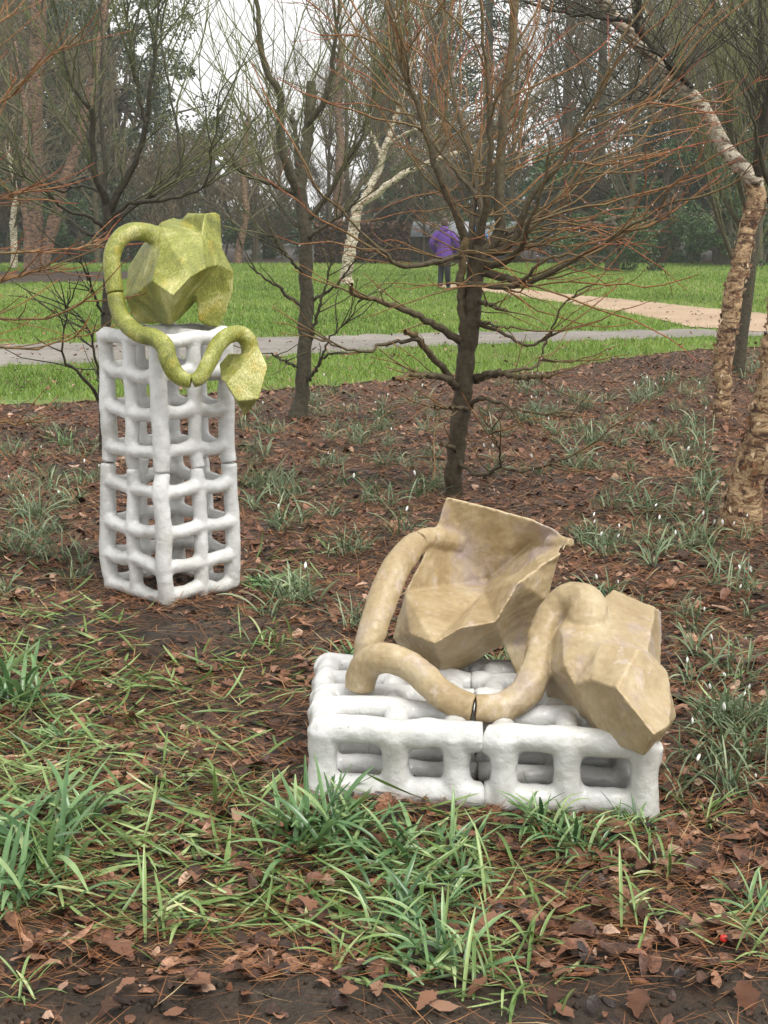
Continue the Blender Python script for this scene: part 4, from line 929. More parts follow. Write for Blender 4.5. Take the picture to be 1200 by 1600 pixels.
def person(loc, label, rz, coat, legs, hair, H=1.68):
    root = empty('person', loc, label, 'person', 'walkers beyond the lawn', rz, H / 1.68)
    skin = M.setdefault('skin', mat_plain('skin', (.50, .30, .22), .5, .05, 20, 0))
    bp = [lf([(0, 0, .82, .15, .11), (0, 0, 1.0, .14, .10), (0, 0, 1.25, .17, .11), (0, 0, 1.38, .14, .09), (0, 0, 1.44, .055, .055), (0, 0, 1.50, .055, .06)]),
          lf([(0, -.01, 1.46, .045, .05), (0, -.02, 1.50, .065, .085), (0, -.01, 1.58, .077, .095), (0, 0, 1.64, .068, .085), (0, 0, 1.68, .03, .04)]),
          solid_tube([(0, -.09, 1.60), (0, -.115, 1.565), (0, -.10, 1.55)], [.012, .018, .014], n=8, k=8)]
    for s in (-1, 1):
        f = .14 * s
        bp += [solid_tube([(.085 * s, 0, .86), (.09 * s, -f * .5, .48), (.09 * s, .10 * (s > 0) + -.05, .10), (.09 * s, .10 * (s > 0) - .05, .05)], [.085, .055, .04, .04], n=18, k=10),
               solid_tube([(.09 * s, .10 * (s > 0) - .02, .04), (.095 * s, .10 * (s > 0) - .18, .035)], [.04, .03], n=8, k=8),
               solid_tube([(.16 * s, 0, 1.36), (.28 * s, .03, 1.12), (.25 * s, -.10, .92), (.22 * s, -.14, .86)], [.05, .042, .032, .03], n=18, k=10),
               solid_tube([(.22 * s, -.14, .86), (.215 * s, -.155, .80)], [.03, .034], n=6, k=8)]
        for q, (dx, ln) in enumerate([(-.024, .055), (-.008, .07), (.008, .066), (.024, .05)]):
            bp.append(solid_tube([(.215 * s + dx, -.155, .80), (.213 * s + dx, -.175, .80 - ln * .6), (.21 * s + dx, -.17, .80 - ln)], [.011, .010, .009], n=6, k=6))
        bp.append(solid_tube([(.20 * s, -.17, .83), (.18 * s, -.20, .79)], [.012, .010], n=5, k=6))
        bp.append(solid_tube([(.078 * s, .005, 1.60), (.09 * s, .012, 1.58), (.08 * s, .008, 1.56)], [.012, .016, .01], n=6, k=6))
    fused('body', bp, skin, root, .012, 3)
    cp = [lf([(0, 0, .74, .215, .165), (0, 0, .86, .20, .155), (0, 0, 1.0, .185, .14), (0, 0, 1.2, .205, .145), (0, 0, 1.34, .19, .13), (0, 0, 1.42, .11, .09), (0, .01, 1.47, .085, .085)])]
    for s in (-1, 1): cp.append(solid_tube([(.15 * s, 0, 1.36), (.30 * s, .04, 1.12), (.27 * s, -.06, .97), (.225 * s, -.13, .88)], [.085, .072, .06, .052], n=18, k=12))
    cp.append(lf([(0, .07, 1.36, .10, .05), (0, .085, 1.42, .11, .06), (0, .06, 1.50, .09, .05)]))
    fused('jacket', cp, coat, root, .013, 4)
    fused('trousers', [lf([(0, 0, .70, .17, .13), (0, 0, .86, .175, .135)])] + [solid_tube([(.085 * s, 0, .82), (.09 * s, -.07 * s, .48), (.09 * s, .10 * (s > 0) - .05, .09)], [.105, .078, .062], n=16, k=10) for s in (-1, 1)], legs, root, .013, 4)
    for s in (-1, 1):
        fused('shoe', [solid_tube([(.09 * s, .10 * (s > 0) + .0, .045), (.095 * s, .10 * (s > 0) - .10, .045), (.095 * s, .10 * (s > 0) - .21, .035)], [.05, .05, .036], n=10, k=8)], M.setdefault('shoe', mat_plain('dark_shoe', (.02, .02, .022), .5)), root, .012, 3)
    fused('hair', [lf([(0, .025, 1.50, .075, .07), (0, .02, 1.58, .086, .092), (0, .012, 1.65, .078, .092), (0, .01, 1.70, .035, .045)])], hair, root, .013, 3)
    return root
g1 = G(694, 453)
person(g1, 'person in a purple jacket and dark trousers walking away beyond the red-twigged tree', 2.9, mat_plain('purple_fabric', (.095, .035, .23), .7, .2, 20, .01), mat_plain('dark_fabric', (.016, .017, .022), .8), mat_plain('brown_hair', (.06, .035, .022), .6))
g2 = G(744, 446)
person(g2, 'person in a blue top half hidden behind the trunk of the red-twigged tree', 3.3, mat_plain('blue_fabric', (.03, .16, .36), .7, .2, 20, .01), mat_plain('dark_trousers', (.02, .02, .02), .8), mat_plain('dark_hair', (.03, .02, .015), .6), 1.66)
def box(x0, x1, y0, y1, z0, z1):
    V = np.array([(x, y, z) for z in (z0, z1) for y in (y0, y1) for x in (x0, x1)], float)
    return V, np.array([(0, 2, 3, 1), (4, 5, 7, 6), (0, 1, 5, 4), (2, 6, 7, 3), (0, 4, 6, 2), (1, 3, 7, 5)])
sx = P(735, 400, 58)[0]; sh = empty('garden_shelter', (sx, 59, 0), 'low grey-roofed shelter partly hidden behind the walkers', 'shelter')
grey = mat_plain('grey_roof_sheet', (.30, .32, .34), .6, .15, 5); tim = mat_plain('weathered_timber', (.12, .10, .085), .8, .2, 8)
V, F = box(-2.0, 2.0, -.9, .9, 0, 1.05); obj('wall', npmesh('wall', V, F), tim, sh)
V = np.array([(-2.4, -1.3, 1.05), (2.4, -1.3, 1.05), (2.4, 1.3, 1.05), (-2.4, 1.3, 1.05), (-2.3, -.1, 1.65), (2.3, -.1, 1.65), (2.3, .1, 1.65), (-2.3, .1, 1.65)], float)
obj('roof', npmesh('roof', V, np.array([(0, 3, 2, 1), (4, 5, 6, 7), (0, 1, 5, 4), (2, 3, 7, 6), (0, 4, 7, 3), (1, 2, 6, 5)])), grey, sh)

# tell look-alikes apart by their order from the left
ORD = ['leftmost', 'second from the left', 'third from the left', 'fourth from the left', 'fifth from the left', 'sixth from the left', 'seventh from the left', 'eighth from the left', 'ninth from the left']
byl = {}
for o in list(COL.objects):
    if o.parent is None and o.get('label') and o.get('category') in ('tree', 'shrub'): byl.setdefault(o['label'], []).append(o)
for lb, os_ in byl.items():
    if len(os_) < 2: continue
    os_.sort(key=lambda o: o.location.x / o.location.y)
    for i, o in enumerate(os_): o['label'] = lb.replace('leafless grey-brown woodland tree', 'leafless woodland tree').replace('bare twiggy thicket at the edge of the wood', 'bare twiggy thicket') + ', ' + ('rightmost' if i == len(os_) - 1 else ORD[min(i, 8)])

# ------------------------------------------------------------------ haze (the mist the photograph shows between the trees)
hm = bpy.data.materials.new('mist'); hm.use_nodes = True; hn = hm.node_tree.nodes; hn.clear()
pv = hn.new('ShaderNodeVolumePrincipled'); pv.inputs['Color'].default_value = (.93, .95, .97, 1); pv.inputs['Density'].default_value = HAZE
ho = hn.new('ShaderNodeOutputMaterial'); hm.node_tree.links.new(pv.outputs[0], ho.inputs['Volume'])
V, F = box(-118, 118, -8, 168, -1.0, 25.0)
tag(obj('haze', npmesh('haze', V, F), hm), kind='stuff')

# ------------------------------------------------------------------ ground cover
def blades(base, az, L, w, lean, bend, n=6, fold=.25, twist=None, tint=None, rng=RNG, gfun=None, three=True):
    base = np.asarray(base, float); B = len(base); d = np.stack([np.cos(az), np.sin(az), 0 * az], 1); sd = np.stack([-np.sin(az), np.cos(az), 0 * az], 1)
    p = base.copy(); pts = [p.copy()]; nor = []
    for i in range(n):
        th = lean + bend * (i + .5) / n; st = (L / n)[:, None]
        p = p + st * (np.sin(th)[:, None] * d + np.cos(th)[:, None] * np.array([0, 0, 1.]))
        pts.append(p.copy())
    PT = np.stack(pts, 1)
    g = gfun(PT[..., 0], PT[..., 1]) if gfun is not None else 0.0
    PT[..., 2] = np.maximum(PT[..., 2], g + .003 + .010 * rng.uniform(0, 1, (B, 1)))
    t = np.linspace(0, 1, n + 1); prof = np.clip(np.minimum(.55 + 1.6 * t, 1.0), 0, 1) * np.clip((1 - t) * 4.5, .22, 1)
    thv = lean[:, None] + bend[:, None] * t[None]
    N = -np.cos(thv)[..., None] * d[:, None] + np.sin(thv)[..., None] * np.array([0, 0, 1.]); N = -N
    S = np.repeat(sd[:, None], n + 1, 1)
    if twist is not None:
        tw = twist[:, None, None] * t[None, :, None]; S = S * np.cos(tw) + N * np.sin(tw)
    hw = (w[:, None] * prof[None] * .5)[..., None]
    if three: V = np.stack([PT - S * hw, PT + N * hw * fold * 1.6, PT + S * hw], 2); k = 3
    else: V = np.stack([PT - S * hw, PT + S * hw], 2); k = 2
    idx = np.arange(B * (n + 1) * k).reshape(B, n + 1, k)
    F = np.stack([idx[:, :-1, :-1], idx[:, :-1, 1:], idx[:, 1:, 1:], idx[:, 1:, :-1]], -1).reshape(-1, 4)
    if tint is None: tint = rng.uniform(0, 1, B)
    T = np.clip(tint[:, None, None] + .18 * (t[None, :, None] - .5) + np.zeros((B, n + 1, k)), 0, 1)
    return V.reshape(-1, 3), F, T.ravel()

def leaves(C, az, L, w, curl, fold, tilt, rng, prof, tint, hdz=.0):
    """dead leaves: 3 x n grids with folded midrib, curled tip and edge profile"""
    B = len(C); n = len(prof); t = np.linspace(-.5, .5, n); prof = np.asarray(prof)
    x = t[None] * L[:, None]; y = prof[None] * w[:, None] * .5
    zc = curl[:, None] * L[:, None] * (t[None] * 2) ** 2 * .35
    mid = np.stack([x, 0 * x, zc], -1); ed = lambda s: np.stack([x + .06 * L[:, None] * np.sin(np.arange(n) * 2.1)[None] * s, s * y, zc + np.abs(y) * fold[:, None] * (1 + .5 * s * np.sin(t * 9)[None])], -1)
    Pn = np.stack([ed(-1), mid, ed(1)], 2)                                   # B,n,3,3
    ct, s_ = np.cos(tilt)[:, None, None], np.sin(tilt)[:, None, None]
    q = Pn.copy(); q[..., 0] = Pn[..., 0] * ct - Pn[..., 2] * s_; q[..., 2] = Pn[..., 0] * s_ + Pn[..., 2] * ct
    ca, sa = np.cos(az)[:, None, None], np.sin(az)[:, None, None]
    V = np.stack([q[..., 0] * ca - q[..., 1] * sa, q[..., 0] * sa + q[..., 1] * ca, q[..., 2]], -1)
    V[..., 2] -= V[..., 2].min((1, 2), keepdims=True) * .8
    V = V + C[:, None, None, :]
    idx = np.arange(B * n * 3).reshape(B, n, 3)
    F = np.stack([idx[:, :-1, :-1], idx[:, :-1, 1:], idx[:, 1:, 1:], idx[:, 1:, :-1]], -1).reshape(-1, 4)
    return V.reshape(-1, 3), F, np.repeat(tint, n * 3)

rg = np.random.default_rng(500)
def bed_points(n, y0=2.2, y1=18.0, power=1.3, rng=rg):
    """random points of the bed, denser near the camera, none on the lawn"""
    u = rng.uniform(0, 1, n); a = 2 - power
    y = (y0 ** a + u * (y1 ** a - y0 ** a)) ** (1 / a); x = rng.uniform(-1, 1, n) * (.31 * y + .35)
    k = ~in_poly(x, y, LAWN); x, y = x[k], y[k]
    return x, y
GREEN = [(10, 1080, 80, 90, 1.1), (30, 1310, 110, 80, 1.3), (150, 1250, 120, 60, 1), (250, 1120, 150, 40, .8), (330, 1060, 120, 30, .7), (120, 985, 100, 30, .6), (300, 1330, 170, 50, .8), (430, 1290, 90, 50, .8), (380, 1400, 140, 40, .9), (600, 1420, 110, 60, .9), (690, 1510, 90, 50, .6),
         (640, 1330, 130, 40, .7), (870, 1300, 110, 30, .6), (230, 1440, 110, 25, .5), (1160, 1440, 60, 40, .4), (800, 1550, 60, 35, .4), (430, 985, 50, 20, .5), (440, 900, 70, 25, .6), (520, 860, 60, 25, .4), (960, 1430, 90, 25, .25), (1150, 1150, 60, 60, .3), (1180, 1000, 50, 60, .35), (40, 900, 60, 25, .4)]
MUD = [(260, 985, 130, 30, 1.0), (420, 1130, 70, 60, .5), (300, 1580, 300, 35, 1.0), (1030, 1580, 260, 40, 1.6), (600, 1595, 300, 22, 1.0), (90, 1560, 100, 35, .6), (950, 1110, 0.1, 0.1, 0)]
def field(lst, x, y):
    px, py = to_px(np.stack([x, y, 0 * x], -1)); f = 0 * x
    for a, b, sx_, sy_, w_ in lst: f = f + w_ * np.exp(-.5 * ((px - a) / sx_) ** 2 - .5 * ((py - b) / sy_) ** 2)
    return f
# small dead leaves that cover the bed
x, y = bed_points(52000, power=1.15); md = field(MUD, x, y); gn = field(GREEN, x, y)
k = rg.uniform(0, 1, len(x)) > np.clip(md * .85, 0, .88) + np.clip(gn * .25, 0, .3); x, y = x[k], y[k]; B = len(x)
far = np.clip((y - 4) / 8, 0, 1)
L = rg.gamma(3.2, .0098, B).clip(.010, .085) * (1 + .15 * far); prof = [.25, .85, 1.0, .9, .3]
V, F, T = leaves(np.stack([x, y, gh(x, y) + rg.uniform(.0, .012, B)], 1), rg.uniform(0, 6.283, B), L, L * rg.uniform(.25, .8, B), rg.normal(.15, .42, B), rg.uniform(-.4, .7, B), rg.normal(0, .22, B), rg, prof, np.clip(rg.normal(.40, .28, B) - .15 * field(MUD, x, y), 0, 1))
tag(obj('leaf_litter', npmesh('leaf_litter', V, F, T, True), M['litter']), 'brown dead leaves covering the bed around the sculptures', 'leaf litter', kind='stuff')
# needles and straw
x, y = bed_points(120000, power=1.05); k = rg.uniform(0, 1, len(x)) > np.clip(field(MUD, x, y) * .8, 0, .9); x, y = x[k], y[k]; B = len(x)
az = rg.normal(0, .7, B) + rg.choice([0, math.pi], B); L = rg.uniform(.03, .12, B) * (1 + np.clip((y - 4) / 8, 0, 1) * .5)
w = rg.uniform(.0012, .0028, B) * (1 + np.clip((y - 3) / 5, 0, 1.5))
V, F, T = blades(np.stack([x, y, gh(x, y) + rg.uniform(.004, .022, B)], 1), az, L, w, np.full(B, 1.45) + rg.normal(0, .12, B), rg.normal(0, .25, B), 2, 0, None, np.clip(rg.normal(.5, .25, B), 0, 1), rg, gh, False)
tag(obj('needle_litter', npmesh('needle_litter', V, F, T), M['needle']), 'red-brown needles and straw strewn over the bed', 'needles', kind='stuff')
# lumps and crumbs of wet soil
x, y = bed_points(9000, 2.2, 8, 1.5); k = rg.uniform(0, 1, len(x)) < .25 + field(MUD, x, y); x, y = x[k], y[k]; B = len(x)
oct_v = np.array([[1, 0, 0], [-1, 0, 0], [0, 1, 0], [0, -1, 0], [0, 0, 1], [0, 0, -1]], float)
Vc = (np.stack([x, y, gh(x, y)], 1)[:, None] + oct_v[None] * (rg.uniform(.6, 1.4, (B, 6, 1)) * rg.uniform(.003, .012, (B, 1, 1)))).reshape(-1, 3)
tag(obj('soil_crumbs', npmesh('soil_crumbs', Vc, (of[None] + 6 * np.arange(B)[:, None, None]).reshape(-1, 3), smooth=True), M['soil']), 'crumbs of dark wet soil on the bed', 'soil', kind='stuff')
# trampled grassy leaves
x, y = bed_points(60000, 2.2, 7.5, 1.6); k = rg.uniform(0, 1, len(x)) < np.clip(field(GREEN, x, y) * .20 - .045, 0, .24); x, y = x[k], y[k]
B = len(x); az = rg.normal(0, .75, B) + rg.choice([0, math.pi], B); L = rg.uniform(.05, .19, B)
V, F, T = blades(np.stack([x, y, gh(x, y) + rg.uniform(0, .02, B)], 1), az, L, rg.uniform(.0055, .011, B), rg.uniform(1.1, 1.6, B), rg.normal(.1, .5, B), 6, .3, rg.normal(0, .8, B), np.clip(rg.normal(.42, .24, B), 0, 1), rg, gh)
tag(obj('trampled_grass', npmesh('trampled_grass', V, F, T, True), M['trampled']), 'flattened green grass and snowdrop leaves trampled across the muddy foreground', 'grass', kind='stuff')
# lawn grass
def lawn_grass(n=190000):
    u = rg.uniform(0, 1, n); y0, y1, a = 12.5, 60.0, .35; y = (y0 ** a + u * (y1 ** a - y0 ** a)) ** (1 / a); x = rg.uniform(-1, 1, n) * (.31 * y + .5)
    k = in_poly(x, y, LAWN) & ~in_poly(x, y, GREYP) & ~in_poly(x, y, SANDP) & ~in_poly(x, y, EARTH); x, y = x[k], y[k]; B = len(x)
    sc = y / 14.0; w = .0065 * sc ** .8; h = rg.uniform(.03, .085, B) * (1 + .10 * (sc - 1)); th = rg.uniform(0, 6.283, B); ln = rg.normal(0, .45, (B, 2)) * h[:, None]
    b = np.stack([x, y, np.full(B, .010)], 1); s = np.stack([np.cos(th), np.sin(th) * .4, 0 * th], 1) * w[:, None]
    V = np.stack([b - s, b + s, b + np.stack([ln[:, 0], ln[:, 1], h], 1)], 1)
    patch = .5 + .25 * np.sin(x * 1.1 + np.sin(y * .7) * 2) * np.sin(y * .9 + x * .4) + .25 * np.sin(x * .37 + y * .21 + 1) * np.sin(y * .33 - x * .13)
    T = np.repeat(np.clip(rg.normal(.48, .22, B) + .75 * (patch - .5), 0, 1), 3)
    tag(obj('lawn_grass', npmesh('lawn_grass', V.reshape(-1, 3), np.arange(B * 3).reshape(B, 3), T), M['grass']), 'bright green mown grass of the lawn behind the bed', 'grass', kind='stuff')
lawn_grass()
# leaves blown over the lawn and the paths
u = rg.uniform(0, 1, 2600); y = 13 + 30 * u ** 1.5; x = rg.uniform(-1, 1, 2600) * (.31 * y + .5); k = in_poly(x, y, LAWN); x, y = x[k], y[k]; B = len(x); L = rg.uniform(.03, .07, B)
V, F, T = leaves(np.stack([x, y, rg.uniform(.03, .06, B)], 1), rg.uniform(0, 6.283, B), L, L * rg.uniform(.4, .8, B), rg.normal(.2, .5, B), rg.uniform(-.4, .8, B), rg.normal(0, .3, B), rg, prof, np.clip(rg.normal(.5, .25, B), 0, 1))
tag(obj('blown_leaves', npmesh('blown_leaves', V, F, T), M['litter']), 'scattered dead leaves blown over the lawn and gravel path', 'leaf litter', kind='stuff')

# --- planted clumps
def clump_mesh(seed, n, Lr, wr, lean, bend, tint, spread, nseg=7, tw=.5):
    r = np.random.default_rng(seed); b = np.stack([*(r.normal(0, spread, (2, n))), np.zeros(n)], 0).T; az = r.uniform(0, 6.283, n)
    return npmesh('leaves', *blades(b, az, r.uniform(*Lr, n), r.uniform(*wr, n), r.uniform(*lean, n), r.uniform(*bend, n), nseg, .35, r.normal(0, tw, n), np.clip(r.normal(tint[0], tint[1], n), 0, 1), r), True)
def flower_mesh():
    V, F = [], []
    for q in range(3):                         # three outer petals hanging from the ovary
        th = q * 2.094; c, s = math.cos(th), math.sin(th); o = len(V)
        for i, (rr, z, w) in enumerate(((.001, 0, .002), (.0045, -.006, .0055), (.006, -.013, .0055), (.0035, -.019, .0012))):
            for e in (-1, 0, 1): V.append((c * (rr - abs(e) * .0015) - s * e * w, s * (rr - abs(e) * .0015) + c * e * w, z))
        for i in range(3):
            for e in range(2): a = o + i * 3 + e; F.append((a, a + 1, a + 4, a + 3))
    me = npmesh('flower', np.array(V) * np.array([.68, .68, 1.05]), np.array(F), smooth=True); me.materials.append(M['petal']); return me
FLOWER = flower_mesh()
snow_m = [clump_mesh(600 + i, 12 + 3 * i, (.09, .20), (.004, .008), (.1, .7), (.5, 1.7), (.5, .22), .018 + .004 * i) for i in range(7)]
iris_m = [clump_mesh(620 + i, 28 + 6 * i, (.12, .27), (.010, .017), (.10, .85), (.3, 2.0), (.42, .24), .035 + .008 * i) for i in range(4)]
tuft_m = [clump_mesh(640 + i, 10 + 4 * i, (.08, .19), (.004, .008), (.3, 1.1), (.5, 1.9), (.45, .2), .02 + .006 * i) for i in range(5)]
for q in snow_m: q.materials.append(M['snow_leaf'])
for q in iris_m: q.materials.append(M['strap'])
for q in tuft_m: q.materials.append(M['trampled'])
stem_me = {}
def plant(kind, px, py, s, label, group, flowers=0, variant=None, rng=rg):
    c = G(px, py); c[2] = float(gh(c[0], c[1])); ms = dict(snow=snow_m, iris=iris_m, tuft=tuft_m)[kind]
    v = rng.integers(len(ms)) if variant is None else variant
    nm = dict(snow='snowdrop_clump', iris='daffodil_clump', tuft='grass_tuft')[kind]
    r = empty(nm, c, label, 'plant', group, rng.uniform(0, 6.283), s); obj('leaves', ms[v], None, r)
    for _ in range(flowers):
        h = rng.uniform(.11, .19); a = rng.uniform(0, 6.283); d = rng.uniform(.02, .07); tip = np.array([math.cos(a) * d, math.sin(a) * d, h])
        p, rr = spline([(0, 0, 0), tuple(tip * np.array([.5, .5, .7])), tuple(tip), tuple(tip + np.array([math.cos(a) * .012, math.sin(a) * .012, -.006]))], [.0016, .0014, .0011, .0009], 9)
        st = obj('stem', npmesh('stem', *tubes(p[None], rr[None], 4, np.full((1, 9), .35)), True), M['snow_leaf'], r)
        f = obj('flower', FLOWER, None, st, tuple(p[-1])); f.rotation_euler = (rng.normal(0, .25), rng.normal(0, .25), rng.uniform(0, 6)); f.scale = (rng.uniform(.9, 1.35),) * 3
    return r
for a in [('iris', 490, 1325, .95, 'dense tall clump of strap leaves at the front left corner of the low lattice', 3), ('iris', 525, 1305, .8, 'upright strap leaves rising in front of the left end of the low lattice', 1), ('iris', 625, 1350, .75, 'loose strap-leaf clump in front of the left half of the low lattice', 0),
          ('iris', 690, 1340, .75, 'strap-leaf clump in front of the seam of the low lattice', 2), ('iris', 712, 1390, .65, 'spreading strap-leaf clump one step in front of the low lattice seam', 1), ('iris', 850, 1305, .6, 'leafy clump growing against the right half of the low lattice', 3), ('iris', 905, 1335, .6, 'strap-leaf clump in front of the right half of the low lattice', 2),
          ('iris', 985, 1292, .5, 'few upright leaves at the front right corner of the low lattice', 0), ('tuft', 990, 1300, .8, 'pale sprouting tuft at the foot of the low lattice, right corner', 1), ('iris', 640, 1430, .75, 'arching strap leaves in the lower centre of the foreground', 0), ('iris', 680, 1505, .7, 'pale green sprawling leaves at the bottom centre', 1),
          ('iris', 25, 1095, 1.15, 'large leafy clump at the left edge beyond the trampled grass', 2), ('iris', 45, 1335, 1.2, 'large bright leafy clump at the lower left edge', 3), ('iris', 10, 1420, .85, 'drooping strap leaves at the left edge near the bottom', 1), ('iris', 110, 1290, .8, 'leafy clump just right of the lower left edge', 0), ('iris', 110, 1160, .5, 'spreading leaves in the trampled grass on the left', 1),
          ('iris', 440, 930, .75, 'leafy clump beside the right foot of the tall lattice tower', 2), ('iris', 400, 915, .55, 'small leafy clump touching the right foot of the tall lattice tower', 0), ('iris', 100, 694, .72, 'dark green tuft in the bed left of the tall lattice tower', 1), ('iris', 545, 1040, .6, 'dark leaves behind the left back corner of the low lattice', 0), ('iris', 780, 1050, .5, 'green leaves growing up behind the low lattice under the beige body', 0),
          ('snow', 950, 870, 1.25, 'arching snowdrop clump behind the right tip of the beige body', 6), ('snow', 915, 845, 1.0, 'snowdrop clump touching the skyline of the beige body tip', 5), ('snow', 1040, 840, 1.2, 'snowdrop clump left of the shaggy birch trunk', 5), ('snow', 1110, 860, 1.35, 'broad snowdrop clump at the foot of the shaggy birch trunk', 6), ('snow', 1165, 850, 1.1, 'snowdrops flowering right in front of the shaggy birch trunk', 5),
          ('snow', 1165, 930, 1.35, 'snowdrop clump below the shaggy birch near the right edge', 4), ('snow', 1085, 985, 1.1, 'snowdrop clump level with the top of the beige block', 2), ('snow', 1135, 1055, 1.35, 'large flowering snowdrop clump right of the beige block', 5), ('snow', 1075, 1075, 1.1, 'snowdrop tuft close beside the beige block', 2), ('snow', 1115, 1135, 1.25, 'snowdrop clump beside the lower end of the beige block', 3), ('snow', 1170, 1140, 1.1, 'snowdrop leaves at the right edge beside the beige block', 2),
          ('snow', 1075, 1190, 1.1, 'arching leaves just right of the low lattice corner', 1), ('snow', 1150, 1240, 1.0, 'thin snowdrop tuft right of the low lattice', 1), ('tuft', 1090, 1290, .9, 'small green tuft in brown leaves right of the low lattice corner', 0), ('tuft', 1040, 1370, 1.0, 'sparse tuft with a long pale blade in the lower right', 0), ('iris', 1180, 1440, .6, 'green leaves at the lower right edge', 1), ('tuft', 1195, 1490, 1.0, 'green tuft cut by the right edge near the bottom', 2),
          ('tuft', 800, 1385, 1.1, 'pale tuft among reddish leaves in front of the low lattice', 1), ('tuft', 820, 1480, 1.0, 'single upright blades in the lower middle right', 0), ('tuft', 795, 1545, 1.1, 'grassy tuft at the edge of the bare mud at bottom right', 3), ('tuft', 985, 1440, 1.0, 'low tuft over the big red-brown leaves', 1), ('tuft', 560, 1500, 1.1, 'sprawling tuft at the bottom, left of centre', 2), ('tuft', 250, 1445, 1.2, 'flattened green tuft in the muddy lower left', 3), ('tuft', 45, 1545, .8, 'young shoot in the mud at the bottom left', 0),
          ('tuft', 230, 1070, 1.0, 'fresh green tuft in brown leaves below the tall lattice tower', 2), ('tuft', 350, 1250, 1.0, 'sparse shoots in the mud left of the low lattice', 0), ('tuft', 415, 1020, 1.1, 'arching tuft between the two lattices', 2), ('snow', 30, 770, 1.2, 'snowdrop clump at the left edge below the lawn', 3), ('snow', 60, 725, 1.1, 'spreading snowdrop clump left of the tall tower', 3), ('snow', 150, 755, 1.0, 'snowdrops flowering close to the left side of the tall tower', 2),
          ('snow', 30, 640, 1.2, 'snowdrop clump at the lawn edge on the far left', 3), ('snow', 88, 640, 1.0, 'snowdrop clump along the lawn edge left of the dark slender tree', 2), ('snow', 10, 860, 1.3, 'pale leaves curling up at the left edge, level with the tower foot', 1), ('snow', 775, 745, 1.4, 'thick snowdrop clump right of the red-twigged tree trunk', 5), ('snow', 600, 640, 1.2, 'snowdrop clump between the two dark trunks near the lawn', 4), ('snow', 1015, 620, 1.3, 'snowdrop clump left of the leaning peeling birch', 4)]:
    plant(a[0], a[1], a[2], a[3] * (.82 if a[0] == 'snow' else 1), a[4], None, max(1, a[5] // 2) if a[0] == 'snow' else 0, None)
# scattered smaller snowdrop tufts
zones = [((0, 150, 650, 930), 34, 'left of the tall tower'), ((380, 690, 620, 800), 60, 'between the grey trunk and the red-twigged tree'), ((380, 640, 800, 1000), 16, 'between the two sculptures'), ((760, 1110, 585, 760), 75, 'right of the red-twigged trunk'), ((900, 1130, 760, 960), 28, 'behind the beige block'), ((1060, 1200, 950, 1260), 16, 'at the right edge beside the low lattice'), ((1150, 1200, 560, 640), 6, 'between the two birch trunks')]
def cell(px, py, a0, a1, b0, b1):
    i = min(4, int(5 * (px - a0) / (a1 - a0))); j = min(4, int(5 * (py - b0) / (b1 - b0)))
    return ['farthest', 'far', 'middle', 'near', 'nearest'][j] + ' ' + ['leftmost', 'left', 'central', 'right', 'rightmost'][i]
for (a0, a1, b0, b1), cnt, where in zones:
    for i in range(cnt):
        px, py = rg.uniform(a0, a1), rg.uniform(b0, b1); c = G(px, py)
        if in_poly(c[:1], c[1:2], LAWN)[0]: continue
        sz = rg.uniform(.7, 1.3); nf = int(rg.integers(0, 4) == 0)
        plant('snow', px, py, sz, ('tiny' if sz < .85 else 'small' if sz < 1.1 else 'spreading') + (' flowering' if nf else ' flowerless') + ' snowdrop tuft, ' + cell(px, py, a0, a1, b0, b1) + ' of those ' + where, 'snowdrop tufts ' + where, nf)
# --- single large fallen leaves
lob = [.1, .35, .62, .55, .92, .72, 1.0, .7, .82, .5, .42, .22, .06]
ovl = [.1, .5, .85, 1.0, .95, .7, .4, .08]
lv = []
for i in range(14):
    r = np.random.default_rng(700 + i); Lq = np.array([1.0]); pr = lob if i % 3 else ovl
    lv.append(npmesh('fallen_leaf', *leaves(np.zeros((1, 3)), np.zeros(1), Lq, Lq * r.uniform(.5, .8), r.normal(.25, .45, 1), r.uniform(-.3, .8, 1), r.normal(0, .2, 1), r, pr, np.array([[.25, .4, .55, .62, .7, .8, .92][i % 7]]))))
    lv[-1].materials.append(M['litter'])
def leaf(px, py, L, label, group=None, v=None, rz=None):
    c = G(px, py); c[2] = float(gh(c[0], c[1])) + .012; o = obj('fallen_leaf', lv[rg.integers(14) if v is None else v], None, None, tuple(c))
    o.scale = (L,) * 3; o.rotation_euler = (rg.normal(0, .15), rg.normal(0, .15), rg.uniform(0, 6.283) if rz is None else rz); tag(o, label, 'leaf', group); return o
leaf(318, 1553, .055, 'pale pinkish leaf alone on the mud at the bottom left', None, 6); leaf(590, 1558, .05, 'small orange leaf near the bottom centre', None, 5); leaf(762, 1462, .11, 'large reddish lobed leaf in front of the low lattice, lower middle', None, 4, .4)
leaf(680, 1437, .075, 'dark red-brown leaf standing among the strap leaves, lower middle', None, 1); leaf(480, 1418, .065, 'orange-brown leaf in the trampled grass left of centre', None, 4); leaf(345, 1395, .08, 'curled pinkish-brown leaf in the trampled grass, lower left', None, 5); leaf(535, 1335, .06, 'furled brown leaf beside the dense strap-leaf clump', None, 3); leaf(940, 1440, .10, 'rusty red leaf in the lower right litter', None, 2); leaf(1055, 1345, .07, 'pale upturned leaf right of the low lattice', None, 6); leaf(870, 1415, .11, 'broad tan leaf in front of the right half of the low lattice', None, 5); leaf(970, 1310, .12, 'big brown leaf at the foot of the low lattice right corner', None, 3)
leaf(1150, 1478, .09, 'orange curled leaf beside the red berry at lower right', None, 12)
bz = G(1130, 1483); bv = bmesh.new(); bmesh.ops.create_icosphere(bv, subdivisions=3, radius=.009); bmm = bpy.data.meshes.new('berry'); bv.to_mesh(bmm); bv.free()
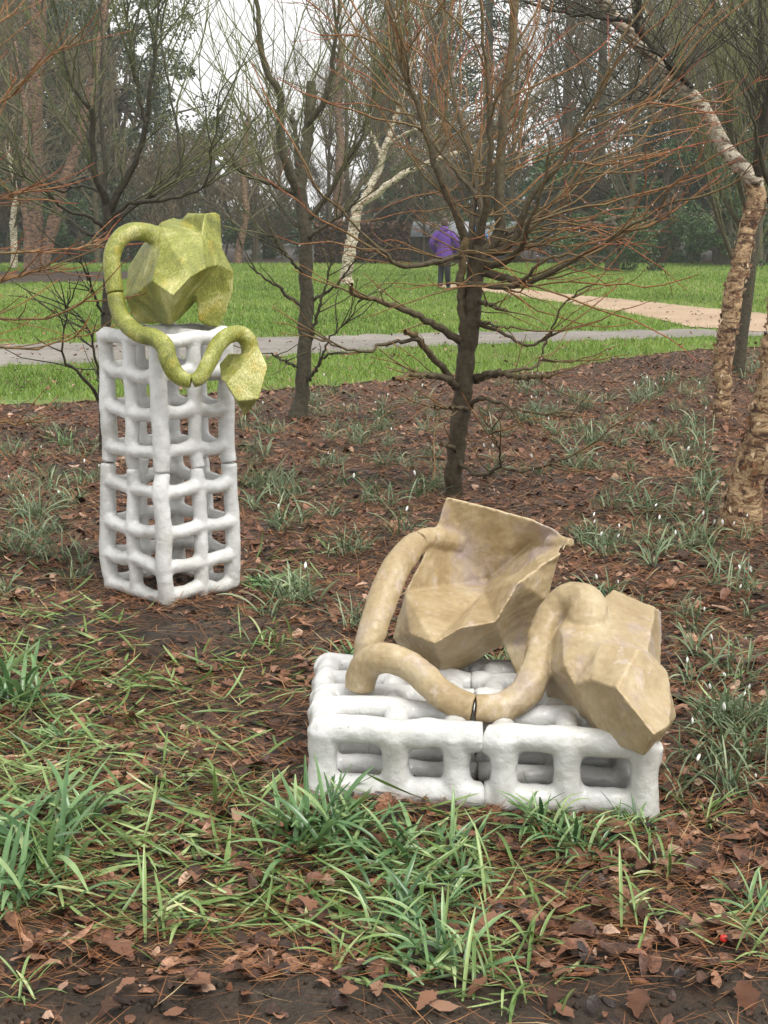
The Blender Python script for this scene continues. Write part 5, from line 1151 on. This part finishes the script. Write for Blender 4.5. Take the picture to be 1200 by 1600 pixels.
bmm.polygons.foreach_set('use_smooth', np.ones(len(bmm.polygons), bool))
bo = empty('berry', (bz[0], bz[1], float(gh(bz[0], bz[1])) + .02), 'small shiny red berry on the brown leaves at lower right', 'berry')
obj('fruit', bmm, mat_plain('red_berry', (.55, .03, .02), .2, .1, 40, 0), bo); p, r_ = spline([(0, 0, .008), (.006, 0, .02), (.02, .004, .026)], [.0012, .001, .001], 8); obj('stalk', npmesh('stalk', *tubes(p[None], r_[None], 5, np.full((1, 8), .4))), M['bark_red'], bo)
lz = [((40, 470, 1480, 1595), 12, 'on the bottom left mud'), ((0, 460, 1000, 1460), 34, 'in the left trampled grass'), ((480, 820, 1300, 1590), 18, 'in the middle foreground'), ((830, 1200, 1290, 1520), 40, 'in the lower right litter'), ((1040, 1200, 980, 1290), 34, 'right of the beige block'), ((850, 1200, 1525, 1595), 6, 'on the bottom right mud'), ((400, 520, 1000, 1260), 16, 'left of the low lattice')]
for (a0, a1, b0, b1), cnt, where in lz:
    for i in range(cnt):
        v = int(rg.integers(14)); sz = rg.uniform(.035, .08)
        px, py = rg.uniform(a0, a1), rg.uniform(b0, b1)
        leaf(px, py, sz, ('small ' if sz < .055 else 'large ') + ['dark brown', 'chestnut brown', 'red-brown', 'rusty', 'tan', 'light tan', 'pale pinkish'][v % 7] + (' oval' if v % 3 == 0 else ' lobed') + ' leaf, ' + cell(px, py, a0, a1, b0, b1) + ' of those ' + where, 'fallen leaves ' + where, v)
# sticks lying on the litter
r9 = np.random.default_rng(900)
for (px, py, ln, az, lb) in [(60, 912, .5, .1, 'thin reddish stick lying left of the tall tower'), (1060, 1465, .30, .35, 'pale thin stick in the lower right litter'), (930, 808, .6, .05, 'thin red twig lying behind the beige sculpture'), (560, 720, .7, -.1, 'fallen red twig in the bed between the dark trunks'), (610, 805, .6, .15, 'long dark twig lying behind the beige handle tube'), (850, 1215 + 230, .25, -.3, 'short dark stick in the middle foreground'), (215, 930, .14, .6, 'black stick end leaning on the foot of the tall tower')]:
    c = G(px, py); w_ = whips(np.array([[c[0], c[1], .02]]), np.array([[math.cos(az), math.sin(az), .02]]), [ln], 10, 0, .07, r9); w_[..., 2] = np.clip(w_[..., 2], .012, .04)
    o = obj('fallen_stick', npmesh('fallen_stick', *tubes(w_ - np.array([c[0], c[1], 0]), np.linspace(.0045, .002, 10)[None], 6, np.linspace(.2, .8, 10)[None]), True), M['bark_red'], None, (c[0], c[1], 0)); tag(o, lb, 'stick')
